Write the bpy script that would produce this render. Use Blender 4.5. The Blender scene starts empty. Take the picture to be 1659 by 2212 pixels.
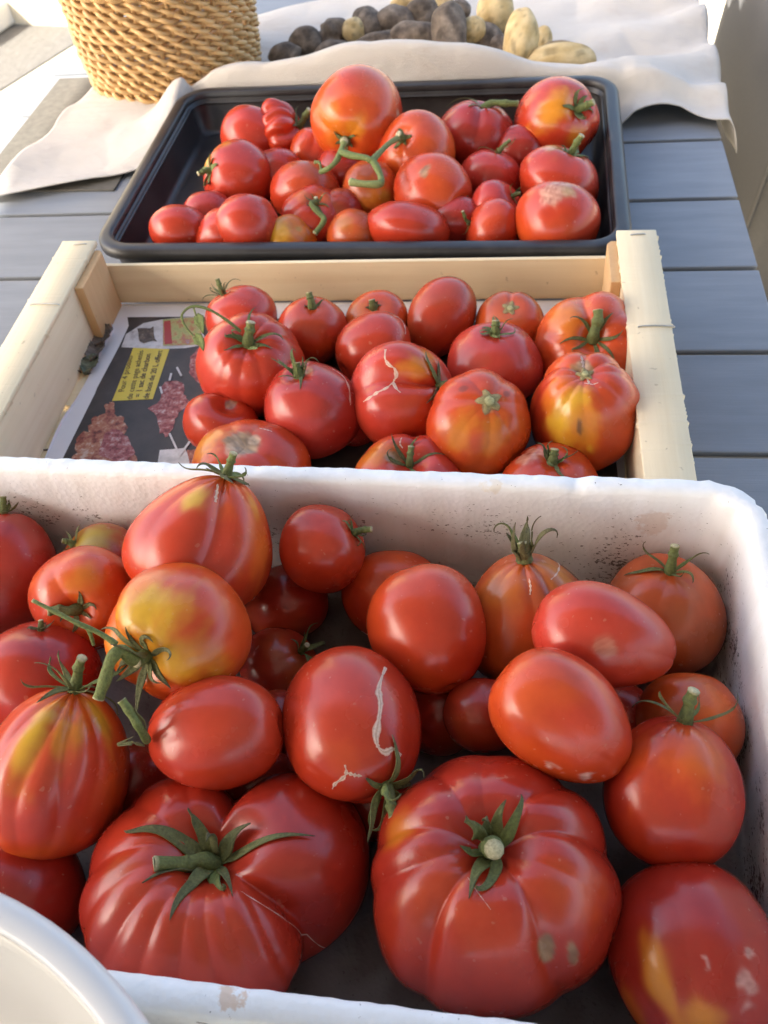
import bpy, math, random
import numpy as np
from mathutils import Matrix, Vector
from mathutils.bvhtree import BVHTree

sc = bpy.context.scene
# ------------------------------------------------------------------ camera
H = 0.48                       # camera height above the table top (table top is z = 0)
GZ = -0.74                     # ground level
FPX, CX, CY = 1916.0, 829.5, 1106.0
R = np.array([[0.98793296, -0.04107553, 0.14933611],
              [0.12753089, 0.7628696, -0.63385002],
              [-0.08788826, 0.64524629, 0.75890242]])
cam_d = bpy.data.cameras.new('camera')
cam = bpy.data.objects.new('camera', cam_d)
sc.collection.objects.link(cam)
M = Matrix([list(R[i]) + [0.0] for i in range(3)] + [[0, 0, 0, 1]])
M[2][3] = H
cam.matrix_world = M
cam_d.sensor_fit = 'VERTICAL'
cam_d.sensor_height = 4.79
cam_d.sensor_width = 3.59
cam_d.lens = 4.79 * FPX / 2212.0
cam_d.clip_start = 0.01
cam_d.clip_end = 500
cam_d.dof.use_dof = True
cam_d.dof.focus_distance = 0.47
cam_d.dof.aperture_fstop = 2.2
sc.camera = cam
# ------------------------------------------------------------------ sky, sun, exposure
SUN_TO = np.array([-0.70, -0.36, 0.62]); SUN_TO /= np.linalg.norm(SUN_TO)
elev = math.asin(SUN_TO[2]); az = math.atan2(SUN_TO[0], SUN_TO[1])
world = bpy.data.worlds.new('World'); sc.world = world; world.use_nodes = True
wn = world.node_tree
sky = wn.nodes.new('ShaderNodeTexSky'); sky.sky_type = 'NISHITA'; sky.sun_disc = False
sky.sun_elevation = elev; sky.sun_rotation = az
sky.air_density = 1.0; sky.dust_density = 3.6; sky.ozone_density = 0.5
wn.links.new(sky.outputs[0], wn.nodes['Background'].inputs[0])
wn.nodes['Background'].inputs[1].default_value = 0.15
sun_d = bpy.data.lights.new('sun', 'SUN'); sun_d.energy = 4.5; sun_d.angle = math.radians(0.53)
sun_d.color = (1.0, 0.95, 0.87)
sun = bpy.data.objects.new('sun', sun_d); sc.collection.objects.link(sun)
sun.rotation_euler = Vector(SUN_TO).to_track_quat('Z', 'Y').to_euler()
sc.view_settings.view_transform = 'Standard'; sc.view_settings.look = 'None'
sc.view_settings.exposure = 2.0; sc.view_settings.gamma = 1.0
sc.cycles.use_denoising = True
sc.cycles.max_bounces = 8; sc.cycles.diffuse_bounces = 4; sc.cycles.glossy_bounces = 3
sc.cycles.sample_clamp_indirect = 8.0
# ------------------------------------------------------------------ helpers
rng = random.Random(7)
CAM = np.array([0, 0, H])
COL = sc.collection

def dirw(px, py):
    return R @ np.array([(px - CX) / FPX, -(py - CY) / FPX, -1.0])
def at_depth(px, py, d): return CAM + d * dirw(px, py)
def at_z(px, py, z):
    v = dirw(px, py); return CAM + v * ((z - H) / v[2])
def at_y(px, py, y):
    v = dirw(px, py); return CAM + v * (y / v[1])
def c2w(v): return R @ np.array(v, float)

def setp(o, label=None, cat=None, group=None, kind=None):
    if label: o['label'] = label
    if cat: o['category'] = cat
    if group: o['group'] = group
    if kind: o['kind'] = kind
    return o
def link(name, me, mat=None, parent=None):
    o = bpy.data.objects.new(name, me); COL.objects.link(o)
    if mat is not None and me is not None and not me.materials: me.materials.append(mat)
    if parent is not None: o.parent = parent
    return o
def empty(name, loc=(0, 0, 0), rz=0.0):
    o = bpy.data.objects.new(name, None); COL.objects.link(o)
    o.location = loc; o.rotation_euler = (0, 0, rz); o.empty_display_size = 0.03
    return o
def mesh(name, V, F, smooth=True, col=None):
    me = bpy.data.meshes.new(name)
    V = np.asarray(V, dtype=np.float32)
    me.from_pydata(V.tolist(), [], F)
    if smooth: me.polygons.foreach_set('use_smooth', np.ones(len(me.polygons), dtype=bool))
    if col is not None: setcol(me, col)
    me.update()
    return me
def setcol(me, col):
    a = me.color_attributes.new('Col', 'FLOAT_COLOR', 'POINT')
    c = np.ones((len(me.vertices), 4), dtype=np.float32); c[:, :3] = col
    a.data.foreach_set('color', c.ravel())
def grid_mesh(name, P, closed_u=False, closed_v=False, smooth=True, col=None):
    """P: (nu,nv,3) array"""
    nu, nv = P.shape[:2]
    idx = np.arange(nu * nv).reshape(nu, nv)
    a = idx if closed_u else idx[:-1]
    b = np.roll(idx, -1, 0) if closed_u else idx[1:]
    def cols(m):
        return (m, np.roll(m, -1, 1)) if closed_v else (m[:, :-1], m[:, 1:])
    a0, a1 = cols(a); b0, b1 = cols(b)
    F = np.stack([a0, b0, b1, a1], -1).reshape(-1, 4)
    me = bpy.data.meshes.new(name)
    me.vertices.add(nu * nv); me.vertices.foreach_set('co', P.reshape(-1).astype(np.float32))
    me.loops.add(F.size); me.loops.foreach_set('vertex_index', F.ravel().astype(np.int32))
    me.polygons.add(len(F)); me.polygons.foreach_set('loop_start', np.arange(0, F.size, 4, dtype=np.int32))
    me.update(calc_edges=True)
    if smooth: me.polygons.foreach_set('use_smooth', np.ones(len(F), dtype=bool))
    if col is not None: setcol(me, np.asarray(col).reshape(-1, 3))
    return me
def frame_path(pts):
    pts = np.asarray(pts, float)
    T = np.gradient(pts, axis=0); T /= (np.linalg.norm(T, axis=1)[:, None] + 1e-12)
    n = np.cross(T[0], [0, 0, 1.0])
    if np.linalg.norm(n) < 1e-3: n = np.cross(T[0], [1.0, 0, 0])
    N = []
    for t in T:
        n = n - t * np.dot(n, t); n = n / (np.linalg.norm(n) + 1e-12); N.append(n.copy())
    N = np.array(N); return pts, T, N, np.cross(T, N)
def tube(name, pts, rad, sides=8, closed=False, col=None, cap=True):
    pts, T, N, B = frame_path(pts)
    n = len(pts); rad = np.broadcast_to(np.asarray(rad, float), (n,))
    a = np.linspace(0, 2 * math.pi, sides, endpoint=False)
    P = pts[:, None, :] + rad[:, None, None] * (np.cos(a)[None, :, None] * N[:, None, :] + np.sin(a)[None, :, None] * B[:, None, :])
    if cap and not closed:
        P = np.concatenate([np.repeat(pts[:1, None], sides, 1), P, np.repeat(pts[-1:, None], sides, 1)], 0)
        if col is not None:
            col = np.asarray(col, float); col = np.concatenate([col[:1], col, col[-1:]], 0)
    c = None
    if col is not None: c = np.repeat(np.asarray(col, float)[:, None, :], sides, 1)
    return grid_mesh(name, P, closed_u=closed, closed_v=True, col=c)
def smooth_path(pts, n=24):
    pts = np.asarray(pts, float); m = len(pts)
    if m == 2: return pts[0] + np.linspace(0, 1, n)[:, None] * (pts[1] - pts[0])
    out = []
    ext = np.vstack([2 * pts[0] - pts[1], pts, 2 * pts[-1] - pts[-2]])
    per = max(2, n // (m - 1))
    for i in range(m - 1):
        p0, p1, p2, p3 = ext[i:i + 4]
        for t in np.linspace(0, 1, per, endpoint=False):
            out.append(0.5 * ((2 * p1) + (-p0 + p2) * t + (2 * p0 - 5 * p1 + 4 * p2 - p3) * t * t + (-p0 + 3 * p1 - 3 * p2 + p3) * t ** 3))
    out.append(pts[-1]); return np.array(out)
def noise3(P, seed, freq, octs=2):
    """smooth pseudo noise in about -1..1 from random waves"""
    r = np.random.RandomState(seed); P = np.asarray(P, float)
    s = np.zeros(P.shape[:-1]); amp = 1.0; tot = 0
    for o in range(octs):
        for k in range(5):
            d = r.normal(size=3); d /= np.linalg.norm(d)
            s = s + amp * np.sin(P @ d * freq * (0.7 + 0.6 * r.rand()) + r.rand() * 6.28)
        tot += amp * 2.0; amp *= 0.5; freq *= 2.1
    return s / tot
def box_mesh(name, x0, x1, y0, y1, z0, z1, bev=0.0012, jit=0.0, seed=0):
    import bmesh
    bm = bmesh.new()
    bmesh.ops.create_cube(bm, size=1.0)
    for v in bm.verts:
        v.co = ((x0 + x1) / 2 + v.co.x * (x1 - x0), (y0 + y1) / 2 + v.co.y * (y1 - y0), (z0 + z1) / 2 + v.co.z * (z1 - z0))
    if bev: bmesh.ops.bevel(bm, geom=list(bm.edges), offset=bev, segments=2, affect='EDGES', profile=0.6)
    me = bpy.data.meshes.new(name); bm.to_mesh(me); bm.free()
    return me
def prism(name, poly, z0, z1):
    n = len(poly)
    V = [(p[0], p[1], z0) for p in poly] + [(p[0], p[1], z1) for p in poly]
    F = [list(range(n))[::-1], list(range(n, 2 * n))] + [[i, (i + 1) % n, n + (i + 1) % n, n + i] for i in range(n)]
    return mesh(name, V, F, smooth=False)

# ------------------------------------------------------------------ materials
class NT:
    def __init__(s, name):
        s.m = bpy.data.materials.new(name); s.m.use_nodes = True
        s.t = s.m.node_tree; s.b = s.t.nodes['Principled BSDF']
    def n(s, typ, **kw):
        nd = s.t.nodes.new('ShaderNode' + typ)
        for k, v in kw.items():
            if hasattr(nd, k): setattr(nd, k, v)
            else: nd.inputs[k.replace('_', ' ')].default_value = v
        return nd
    def l(s, a, b): s.t.links.new(a, b)
    def coord(s, kind='Object', scale=(1, 1, 1), rot=(0, 0, 0)):
        tc = s.n('TexCoord'); mp = s.n('Mapping'); mp.inputs['Scale'].default_value = scale; mp.inputs['Rotation'].default_value = rot
        s.l(tc.outputs[kind], mp.inputs[0]); return mp.outputs[0]
    def noise(s, co, scale, detail=3, rough=0.55):
        nd = s.n('TexNoise'); nd.inputs['Scale'].default_value = scale; nd.inputs['Detail'].default_value = detail
        nd.inputs['Roughness'].default_value = rough
        if co is not None: s.l(co, nd.inputs['Vector'])
        return nd.outputs[0]
    def ramp(s, fac, stops):
        nd = s.n('ValToRGB'); el = nd.color_ramp.elements
        while len(el) < len(stops): el.new(0.5)
        for e, (p, c) in zip(el, stops):
            e.position = p; e.color = (*c, 1) if len(c) == 3 else c
        s.l(fac, nd.inputs[0]); return nd.outputs[0]
    def mix(s, fac, a, b, mode='MIX'):
        nd = s.n('MixRGB', blend_type=mode)
        for inp, v in zip(nd.inputs, (fac, a, b)):
            if isinstance(v, bpy.types.NodeSocket): s.l(v, inp)
            elif isinstance(v, (int, float)): inp.default_value = v
            else: inp.default_value = (*v, 1)
        return nd.outputs[0]
    def math(s, op, a, b=0.0):
        nd = s.n('Math', operation=op)
        for inp, v in zip(nd.inputs, (a, b)):
            if isinstance(v, bpy.types.NodeSocket): s.l(v, inp)
            else: inp.default_value = v
        return nd.outputs[0]
    def base(s, v):
        i = s.b.inputs['Base Color']
        if isinstance(v, bpy.types.NodeSocket): s.l(v, i)
        else: i.default_value = (*v, 1)
        return s
    def set(s, **kw):
        for k, v in kw.items():
            i = s.b.inputs[k.replace('_', ' ')]
            if isinstance(v, bpy.types.NodeSocket): s.l(v, i)
            else: i.default_value = v
        return s
    def bump(s, h, strength=0.3, dist=0.001):
        nd = s.n('Bump'); nd.inputs['Strength'].default_value = strength; nd.inputs['Distance'].default_value = dist
        s.l(h, nd.inputs['Height']); s.l(nd.outputs[0], s.b.inputs['Normal']); return s
g3 = lambda v: (v, v, v)

def mat_tomato():
    t = NT('tomato_skin'); a = t.n('VertexColor', layer_name='Col'); co = t.coord()
    n1 = t.noise(co, 45, 4, 0.6); n2 = t.noise(co, 420, 2)
    c = t.mix(1.0, a.outputs[0], t.ramp(n1, [(0.0, (0.70, 0.60, 0.58)), (1.0, (1.25, 1.32, 1.28))]), 'MULTIPLY')
    sp = t.ramp(t.noise(co, 260, 1), [(0.735, g3(0)), (0.76, g3(1))])
    c = t.mix(t.math('MULTIPLY', sp, 0.16), c, (0.62, 0.42, 0.28))
    t.base(c)
    t.set(Roughness=t.math('ADD', t.math('MULTIPLY', t.noise(co, 30, 4), 0.20), 0.15), Subsurface_Weight=0.0, Subsurface_Scale=0.004,
          Specular_IOR_Level=0.5, Coat_Weight=0.0, Coat_Roughness=0.12)
    t.b.inputs['Subsurface Radius'].default_value = (1.0, 0.25, 0.12)
    t.bump(t.math('ADD', n2, t.math('MULTIPLY', n1, 2.0)), 0.10, 0.0006)
    return t.m
def mat_vcol(name, rough=0.6, bscale=300, bstr=0.4, dist=0.0006, sss=0.0, spread=0.25):
    t = NT(name); a = t.n('VertexColor', layer_name='Col'); co = t.coord()
    n = t.noise(co, bscale, 4, 0.65)
    t.base(t.mix(1.0, a.outputs[0], t.ramp(n, [(0.25, g3(1 - spread)), (0.75, g3(1 + spread))]), 'MULTIPLY'))
    t.set(Roughness=rough, Specular_IOR_Level=0.35)
    if False: t.set(Subsurface_Weight=sss, Subsurface_Scale=0.003)
    t.bump(n, bstr, dist); return t.m
def mat_wood(name, c0, c1, grain=(1, 26, 26), rough=0.7):
    t = NT(name); co = t.coord('Object', grain)
    n = t.noise(co, 7, 5, 0.6); n2 = t.noise(t.coord('Object', (1, 1, 1)), 9, 3); n3 = t.noise(co, 40, 4, 0.7)
    c = t.mix(n, c0, c1); c = t.mix(1.0, c, t.ramp(n2, [(0.3, g3(0.9)), (0.7, g3(1.05))]), 'MULTIPLY')
    sp = t.ramp(t.noise(t.coord(), 150, 2), [(0.72, g3(0)), (0.76, g3(1))])
    c = t.mix(t.math('MULTIPLY', sp, 0.35), c, (0.22, 0.13, 0.06))
    t.base(c).set(Roughness=rough, Specular_IOR_Level=0.25); t.bump(t.math('ADD', n, n3), 0.35, 0.0006); return t.m

MT = mat_tomato()
MGREEN = mat_vcol('stalk_green', 0.65, 700, 0.9, 0.0009, 0.1, 0.4)
MCRACK = mat_vcol('healed_crack', 0.75, 900, 0.6, 0.0004)
MPOT = mat_vcol('potato_skin', 0.85, 110, 0.8, 0.0022, 0.0, 0.5)
MPOTY = mat_vcol('yellow_potato_skin', 0.8, 90, 0.5, 0.0016, 0.0, 0.16)
MPOPLAR = mat_wood('poplar_board', (0.70, 0.53, 0.30), (0.86, 0.73, 0.50), (0.7, 22, 22))
MPOPLARY = mat_wood('poplar_board_along', (0.71, 0.57, 0.35), (0.86, 0.75, 0.54), (22, 0.7, 22))
MPOST = mat_wood('pine_post', (0.56, 0.33, 0.15), (0.70, 0.46, 0.24), (26, 26, 1.2))

_ft = 0.23 * H; _by = 0.713 * H - 0.0125
STAINS = [(tuple(at_z(497, 2152, _ft)), 0.016, (.55, .30, .12), .55, 120, .42), (tuple(at_z(440, 2196, _ft - .012)), 0.010, (.10, .07, .06), .8, 260, .47),
          (tuple(at_y(1568, 1160, _by)), 0.012, (.07, .045, .03), .85, 300, .50), (tuple(at_y(1572, 1215, _by)), 0.016, (.07, .045, .03), .85, 330, .53),
          (tuple(at_y(1400, 1125, _by)), 0.030, (.52, .34, .22), .35, 60, .42), (tuple(at_y(780, 1128, _by)), 0.012, (.08, .05, .035), .8, 330, .52),
          (tuple(at_y(190, 1110, _by)), 0.028, (.09, .06, .045), .8, 300, .56), (tuple(at_y(1060, 1050, _by)), 0.020, (.66, .52, .30), .35, 50, .40)]
def mat_foam():
    t = NT('white_foam'); co = t.coord()
    v = t.n('TexVoronoi'); v.inputs['Scale'].default_value = 330; t.l(co, v.inputs['Vector'])
    st = t.noise(t.coord('Object', (14, 14, 1.2)), 6, 3)
    c = t.mix(t.ramp(st, [(0.4, g3(0)), (0.75, g3(1))]), (0.79, 0.79, 0.78), (0.85, 0.86, 0.87))
    yel = t.ramp(t.noise(co, 14, 3), [(0.60, g3(0)), (0.74, g3(1))])
    c = t.mix(t.math('MULTIPLY', yel, 0.22), c, (0.70, 0.52, 0.30))
    # soil smeared on the lower half of the inside, in clumps
    sep = t.n('SeparateXYZ'); t.l(co, sep.inputs[0])
    zz = t.n('MapRange'); zz.inputs[1].default_value = 0.105; zz.inputs[2].default_value = 0.055
    t.l(sep.outputs[2], zz.inputs[0])
    clump = t.ramp(t.noise(co, 22, 2), [(0.42, g3(0)), (0.66, g3(1))])
    fine = t.noise(t.coord('Object', (1, 1, 1.7)), 330, 3, 0.7)
    thr = t.math('ADD', fine, t.math('MULTIPLY', t.math('MULTIPLY', clump, zz.outputs[0]), 0.21))
    dirt = t.ramp(thr, [(0.70, g3(0)), (0.725, g3(1))])
    c = t.mix(t.math('MULTIPLY', dirt, 0.85), c, (0.055, 0.035, 0.022))
    ins = t.n('MapRange'); ins.inputs[1].default_value = 0.066; ins.inputs[2].default_value = 0.069; t.l(sep.outputs[1], ins.inputs[0])
    floor_dirt_shade = t.n('MapRange'); floor_dirt_shade.inputs[1].default_value = 0.032; floor_dirt_shade.inputs[2].default_value = 0.019; t.l(sep.outputs[2], floor_dirt_shade.inputs[0])
    dust = t.math('ADD', t.math('MULTIPLY', t.math('MULTIPLY', clump, zz.outputs[0]), 0.18), t.math('MULTIPLY', floor_dirt_shade.outputs[0], 0.85))  # on the floor: real dirt, darkened further with painted shade
    c = t.mix(t.math('MULTIPLY', dust, ins.outputs[0]), c, (0.13, 0.10, 0.09))
    # stains that sit on the box itself
    for (pt, rad, colr, k, sc2, lo) in STAINS:
        vm = t.n('VectorMath', operation='DISTANCE'); t.l(co, vm.inputs[0]); vm.inputs[1].default_value = pt
        mr = t.n('MapRange'); mr.inputs[1].default_value = rad; mr.inputs[2].default_value = rad * .25; t.l(vm.outputs['Value'], mr.inputs[0])
        nn = t.math('ADD', t.noise(co, sc2, 4, 0.7), t.math('MULTIPLY', t.math('SUBTRACT', mr.outputs[0], 1.0), 0.55))
        c = t.mix(t.math('MULTIPLY', t.ramp(nn, [(lo, g3(0)), (lo + .08, g3(1))]), k), c, colr)
    t.base(c).set(Roughness=0.55, Specular_IOR_Level=0.4)
    t.bump(t.math('ADD', v.outputs[0], t.math('MULTIPLY', t.noise(co, 900, 2), 0.4)), 0.22, 0.0010); return t.m
MFOAM = mat_foam()
def mat_plastic_black():
    t = NT('black_plastic'); co = t.coord()
    n = t.noise(co, 22, 5, 0.6); sc_ = t.noise(t.coord('Object', (3, 40, 40)), 14, 3)
    dust = t.ramp(n, [(0.45, g3(0)), (0.8, g3(1))])
    t.base(t.mix(t.math('MULTIPLY', dust, 0.35), (0.020, 0.018, 0.018), (0.10, 0.095, 0.085)))
    t.set(Roughness=t.math('ADD', t.math('MULTIPLY', n, 0.25), 0.26), Specular_IOR_Level=0.5); t.bump(sc_, 0.08, 0.0008); return t.m
MBLACK = mat_plastic_black()
def mat_plank():
    t = NT('grey_composite_plank'); co = t.coord('Object', (1.2, 60, 60))
    n = t.noise(co, 16, 5, 0.65); n2 = t.noise(t.coord('Object', (2, 12, 12)), 5, 3)
    oi = t.n('ObjectInfo')
    c = t.mix(n, (0.175, 0.19, 0.21), (0.25, 0.265, 0.285))
    c = t.mix(1.0, c, t.ramp(n2, [(0.3, g3(0.88)), (0.7, g3(1.08))]), 'MULTIPLY')
    c = t.mix(1.0, c, t.ramp(oi.outputs['Random'], [(0.0, g3(0.9)), (1.0, g3(1.08))]), 'MULTIPLY')
    t.base(c).set(Roughness=t.math('ADD', t.math('MULTIPLY', n, 0.2), 0.36), Specular_IOR_Level=0.5); t.bump(n, 0.30, 0.0006); return t.m
MPLANK = mat_plank()
def mat_cloth():
    t = NT('off_white_cotton'); co = t.coord()
    w1 = t.n('TexWave', wave_type='BANDS', bands_direction='X'); w1.inputs['Scale'].default_value = 420; t.l(co, w1.inputs['Vector'])
    w2 = t.n('TexWave', wave_type='BANDS', bands_direction='Y'); w2.inputs['Scale'].default_value = 420; t.l(co, w2.inputs['Vector'])
    n = t.noise(co, 9, 4, 0.6); n2 = t.noise(co, 34, 4, 0.6)
    c = t.mix(n, (0.50, 0.45, 0.385), (0.62, 0.58, 0.525))
    st = t.ramp(n2, [(0.58, g3(0)), (0.8, g3(1))]); c = t.mix(t.math('MULTIPLY', st, 0.25), c, (0.42, 0.30, 0.22))
    t.base(c).set(Roughness=0.9, Specular_IOR_Level=0.15, Sheen_Weight=0.2)
    t.bump(t.math('ADD', t.math('ADD', t.math('MULTIPLY', t.math('ADD', w1.outputs[1], w2.outputs[1]), 0.15), t.math('MULTIPLY', n2, 1.2)), t.math('MULTIPLY', t.math('ABSOLUTE', t.math('SUBTRACT', t.noise(t.coord('Object', (1, 1.8, 1)), 16, 3, 0.5), 0.5)), -9.0)), 0.55, 0.0014); return t.m
MCLOTH = mat_cloth()
def mat_wicker():
    t = NT('willow_cane'); co = t.coord()
    n = t.noise(co, 60, 4, 0.6); oi = t.n('ObjectInfo'); n2 = t.noise(co, 300, 3)
    c = t.mix(n, (0.48, 0.27, 0.095), (0.73, 0.49, 0.225)); c = t.mix(1.0, c, t.ramp(oi.outputs['Random'], [(0, g3(0.85)), (1, g3(1.1))]), 'MULTIPLY')
    t.base(c).set(Roughness=0.42, Specular_IOR_Level=0.5); t.bump(n2, 0.2, 0.0005); return t.m
MWICK = mat_wicker()
def mat_simple(name, c0, c1, scale=20, rough=0.5, bstr=0.1, dist=0.001, spec=0.5, metal=0.0):
    t = NT(name); co = t.coord(); n = t.noise(co, scale, 4, 0.6)
    t.base(t.mix(n, c0, c1)).set(Roughness=rough, Specular_IOR_Level=spec, Metallic=metal); t.bump(n, bstr, dist); return t.m
MSTEEL = mat_simple('staple_wire', (0.35, 0.33, 0.30), (0.6, 0.58, 0.55), 200, 0.4, 0.1, 0.0003, 0.5, 0.9)
MRUST = mat_simple('rusty_wire', (0.05, 0.035, 0.03), (0.14, 0.08, 0.05), 300, 0.7)
MBOWL = mat_simple('white_plastic', (0.52, 0.535, 0.555), (0.58, 0.595, 0.615), 10, 0.32, 0.04, 0.001)
MBOWLIN = mat_simple('milky_plastic', (0.53, 0.515, 0.48), (0.59, 0.575, 0.54), 14, 0.4, 0.06, 0.001)
MSEAT = mat_simple('taupe_textile', (0.085, 0.084, 0.085), (0.112, 0.110, 0.110), 260, 0.75, 0.25, 0.0006, 0.25)
MFRAME = mat_simple('dark_metal', (0.05, 0.05, 0.05), (0.08, 0.08, 0.08), 40, 0.45, 0.05)
MALU = mat_simple('grey_paint', (0.10, 0.105, 0.10), (0.13, 0.13, 0.125), 40, 0.45, 0.05)
MCREAM = mat_simple('cream_render', (0.55, 0.47, 0.33), (0.64, 0.56, 0.42), 60, 0.85, 0.4, 0.002, 0.2)
MWHITE = mat_simple('white_stone', (0.62, 0.60, 0.55), (0.70, 0.68, 0.64), 30, 0.7, 0.2, 0.001, 0.3)
MMAT = mat_simple('grey_beige_weave', (0.07, 0.065, 0.055), (0.16, 0.145, 0.12), 120, 0.85, 0.6, 0.001, 0.2)
MTERR = mat_simple('pale_terrace', (0.52, 0.445, 0.32), (0.63, 0.55, 0.42), 3, 0.85, 0.3, 0.004, 0.2)
MSHADEGR = mat_simple('shade_grey_ground', (0.10, 0.095, 0.085), (0.16, 0.15, 0.135), 30, 0.9, 0.6, 0.01, 0.2)
MCANOPY = mat_simple('canopy_fabric', (0.20, 0.20, 0.22), (0.25, 0.25, 0.27), 4, 0.9, 0.1, 0.002, 0.1)
# ------------------------------------------------------------------ setting
def structure(o): o['kind'] = 'structure'; return o
gr = 40.0
structure(link('ground', mesh('ground', [(-gr, -gr, GZ), (gr, -gr, GZ), (gr, gr, GZ), (-gr, gr, GZ)], [[0, 1, 2, 3]], False), MTERR))
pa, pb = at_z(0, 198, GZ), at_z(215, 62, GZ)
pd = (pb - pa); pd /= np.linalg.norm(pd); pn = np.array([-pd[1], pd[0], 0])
structure(link('path', mesh('path', [p + [0, 0, 0.004] for p in (pa - pd * 3, pb + pd * 6, pb + pd * 6 + pn * 5, pa - pd * 3 + pn * 5)], [[0, 1, 2, 3]], False), MSHADEGR))  # darker sheet for the shaded ground, shade put into its colour
# shade sail over the table, out of the picture: what keeps the sun off the crates
def canopy():
    n = 25; X = np.linspace(CANX[0], CANX[1], n); Y = np.linspace(CANY[0], CANY[1], n)
    P = np.zeros((n, n, 3))
    for i, x in enumerate(X):
        for j, y in enumerate(Y):
            s = math.sin(math.pi * i / (n - 1)) * math.sin(math.pi * j / (n - 1))
            P[i, j] = (x, y, CANZ - 0.10 * s)
    o = link('canopy', grid_mesh('canopy', P), MCANOPY); structure(o)
    md = o.modifiers.new('thickness', 'SOLIDIFY'); md.thickness = 0.004
CANZ = 1.30
_sx, _sy = SUN_TO[0] / SUN_TO[2] * CANZ, SUN_TO[1] / SUN_TO[2] * CANZ
CANX, CANY = (-0.565 + _sx, 3.0), (-3.2, 1.39 + _sy)
canopy()


# cream wall end (unseen height added to block sky) and white step seen past the table corner
def far_wall():
    a, b = at_z(58, 56, GZ), at_z(186, 61, GZ)
    d = b - a; d /= np.linalg.norm(d); nrm = np.array([-d[1], d[0], 0])
    a = a - d * 3.0
    root = link('garden_wall', prism('garden_wall', [a, b, b + nrm * 0.25, a + nrm * 0.25], GZ, GZ + 2.40), MCREAM)
    setp(root, 'cream rendered wall end with a white corner at the top left behind the table', 'wall')
    c = b + d * 0.0
    link('quoin', prism('quoin', [c - d * 0.06 - nrm * 0.012, c + d * 0.012 - nrm * 0.012, c + d * 0.012 + nrm * 0.24, c - d * 0.06 + nrm * 0.24], GZ + 0.003, GZ + 2.395), MWHITE, root)
    link('coping', prism('coping', [a - nrm * 0.03, b + d * 0.03 - nrm * 0.03, b + d * 0.03 + nrm * 0.28, a + nrm * 0.28], GZ + 2.402, GZ + 2.46), MWHITE, root)
    s0, s1, s2, s3 = [at_z(*p, GZ) for p in ((-60, 118), (-60, 60), (52, 26), (52, 44))]
    st = link('stone_step', prism('stone_step', [s0, s3, s2, s1], GZ + 0.004, GZ + 0.09), MWHITE)
    setp(st, 'white stone step edge at the far left margin in front of the cream wall', 'step')
    b_ = st.modifiers.new('bevel', 'BEVEL'); b_.width = 0.012; b_.segments = 3
far_wall()

# ------------------------------------------------------------------ table
PR = 0.0257
def table():
    t = empty('table', (0, 0, GZ), 0); t.location = (0, 0, 0)
    t.rotation_euler = (0, 0, PR)
    setp(t, 'grey composite plank garden table carrying the boxes, cloth and basket', 'table')
    x0, x1 = -1.262 * H, 0.452 * H
    pitch = 0.237 * H; gap = 0.0058
    k0, k1 = -6, 8
    L = x1 - x0
    for k in range(k0, k1):
        ya = 1.4405 * H + k * pitch + gap / 2; yb = ya + pitch - gap
        me = box_mesh('plank', x0, x1, ya, yb, -0.024, 0.0, 0.0014)
        link('plank', me, MPLANK, t)
        link('joint_strip', box_mesh('joint_strip', x0 + .003, x1 - .002, ya - gap + .0004, ya - .0004, -0.014, -0.0042, 0.0), MALUL, t)
    ya, yb = 1.4405 * H + k0 * pitch, 1.4405 * H + k1 * pitch
    link('underlay', box_mesh('underlay', x0 + 0.004, x1 - 0.004, ya + .004, yb - .004, -0.034, -0.0255, 0.0005), MALUL, t)
    for (a, b, c, d) in ((x0 + .02, x1 - .02, ya + .02, ya + .06), (x0 + .02, x1 - .02, yb - .06, yb - .02), (x0 + .02, x0 + .06, ya + .062, yb - .062), (x1 - .06, x1 - .02, ya + .062, yb - .062)):
        link('frame_rail', box_mesh('frame_rail', a, b, c, d, -0.09, -0.035, 0.002), MALU, t)
    for x in (x0 + .05, x1 - .05):
        for y in (ya + .05, yb - .05):
            link('leg', box_mesh('leg', x - .03, x + .03, y - .03, y + .03, GZ + 0.002, -0.092, 0.003), MALU, t)
MALUL = mat_simple('pale_grey_paint', (0.27, 0.265, 0.225), (0.34, 0.33, 0.29), 40, 0.5, 0.05)
table()
pm = link('placemat', box_mesh('placemat', -1.285 * H, -0.93 * H, 1.745 * H, 2.325 * H, 0.0004, 0.0022, 0.0006), MMAT)
setp(pm, 'mottled grey beige mat lying on the sunlit left end of the table', 'mat')

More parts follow.
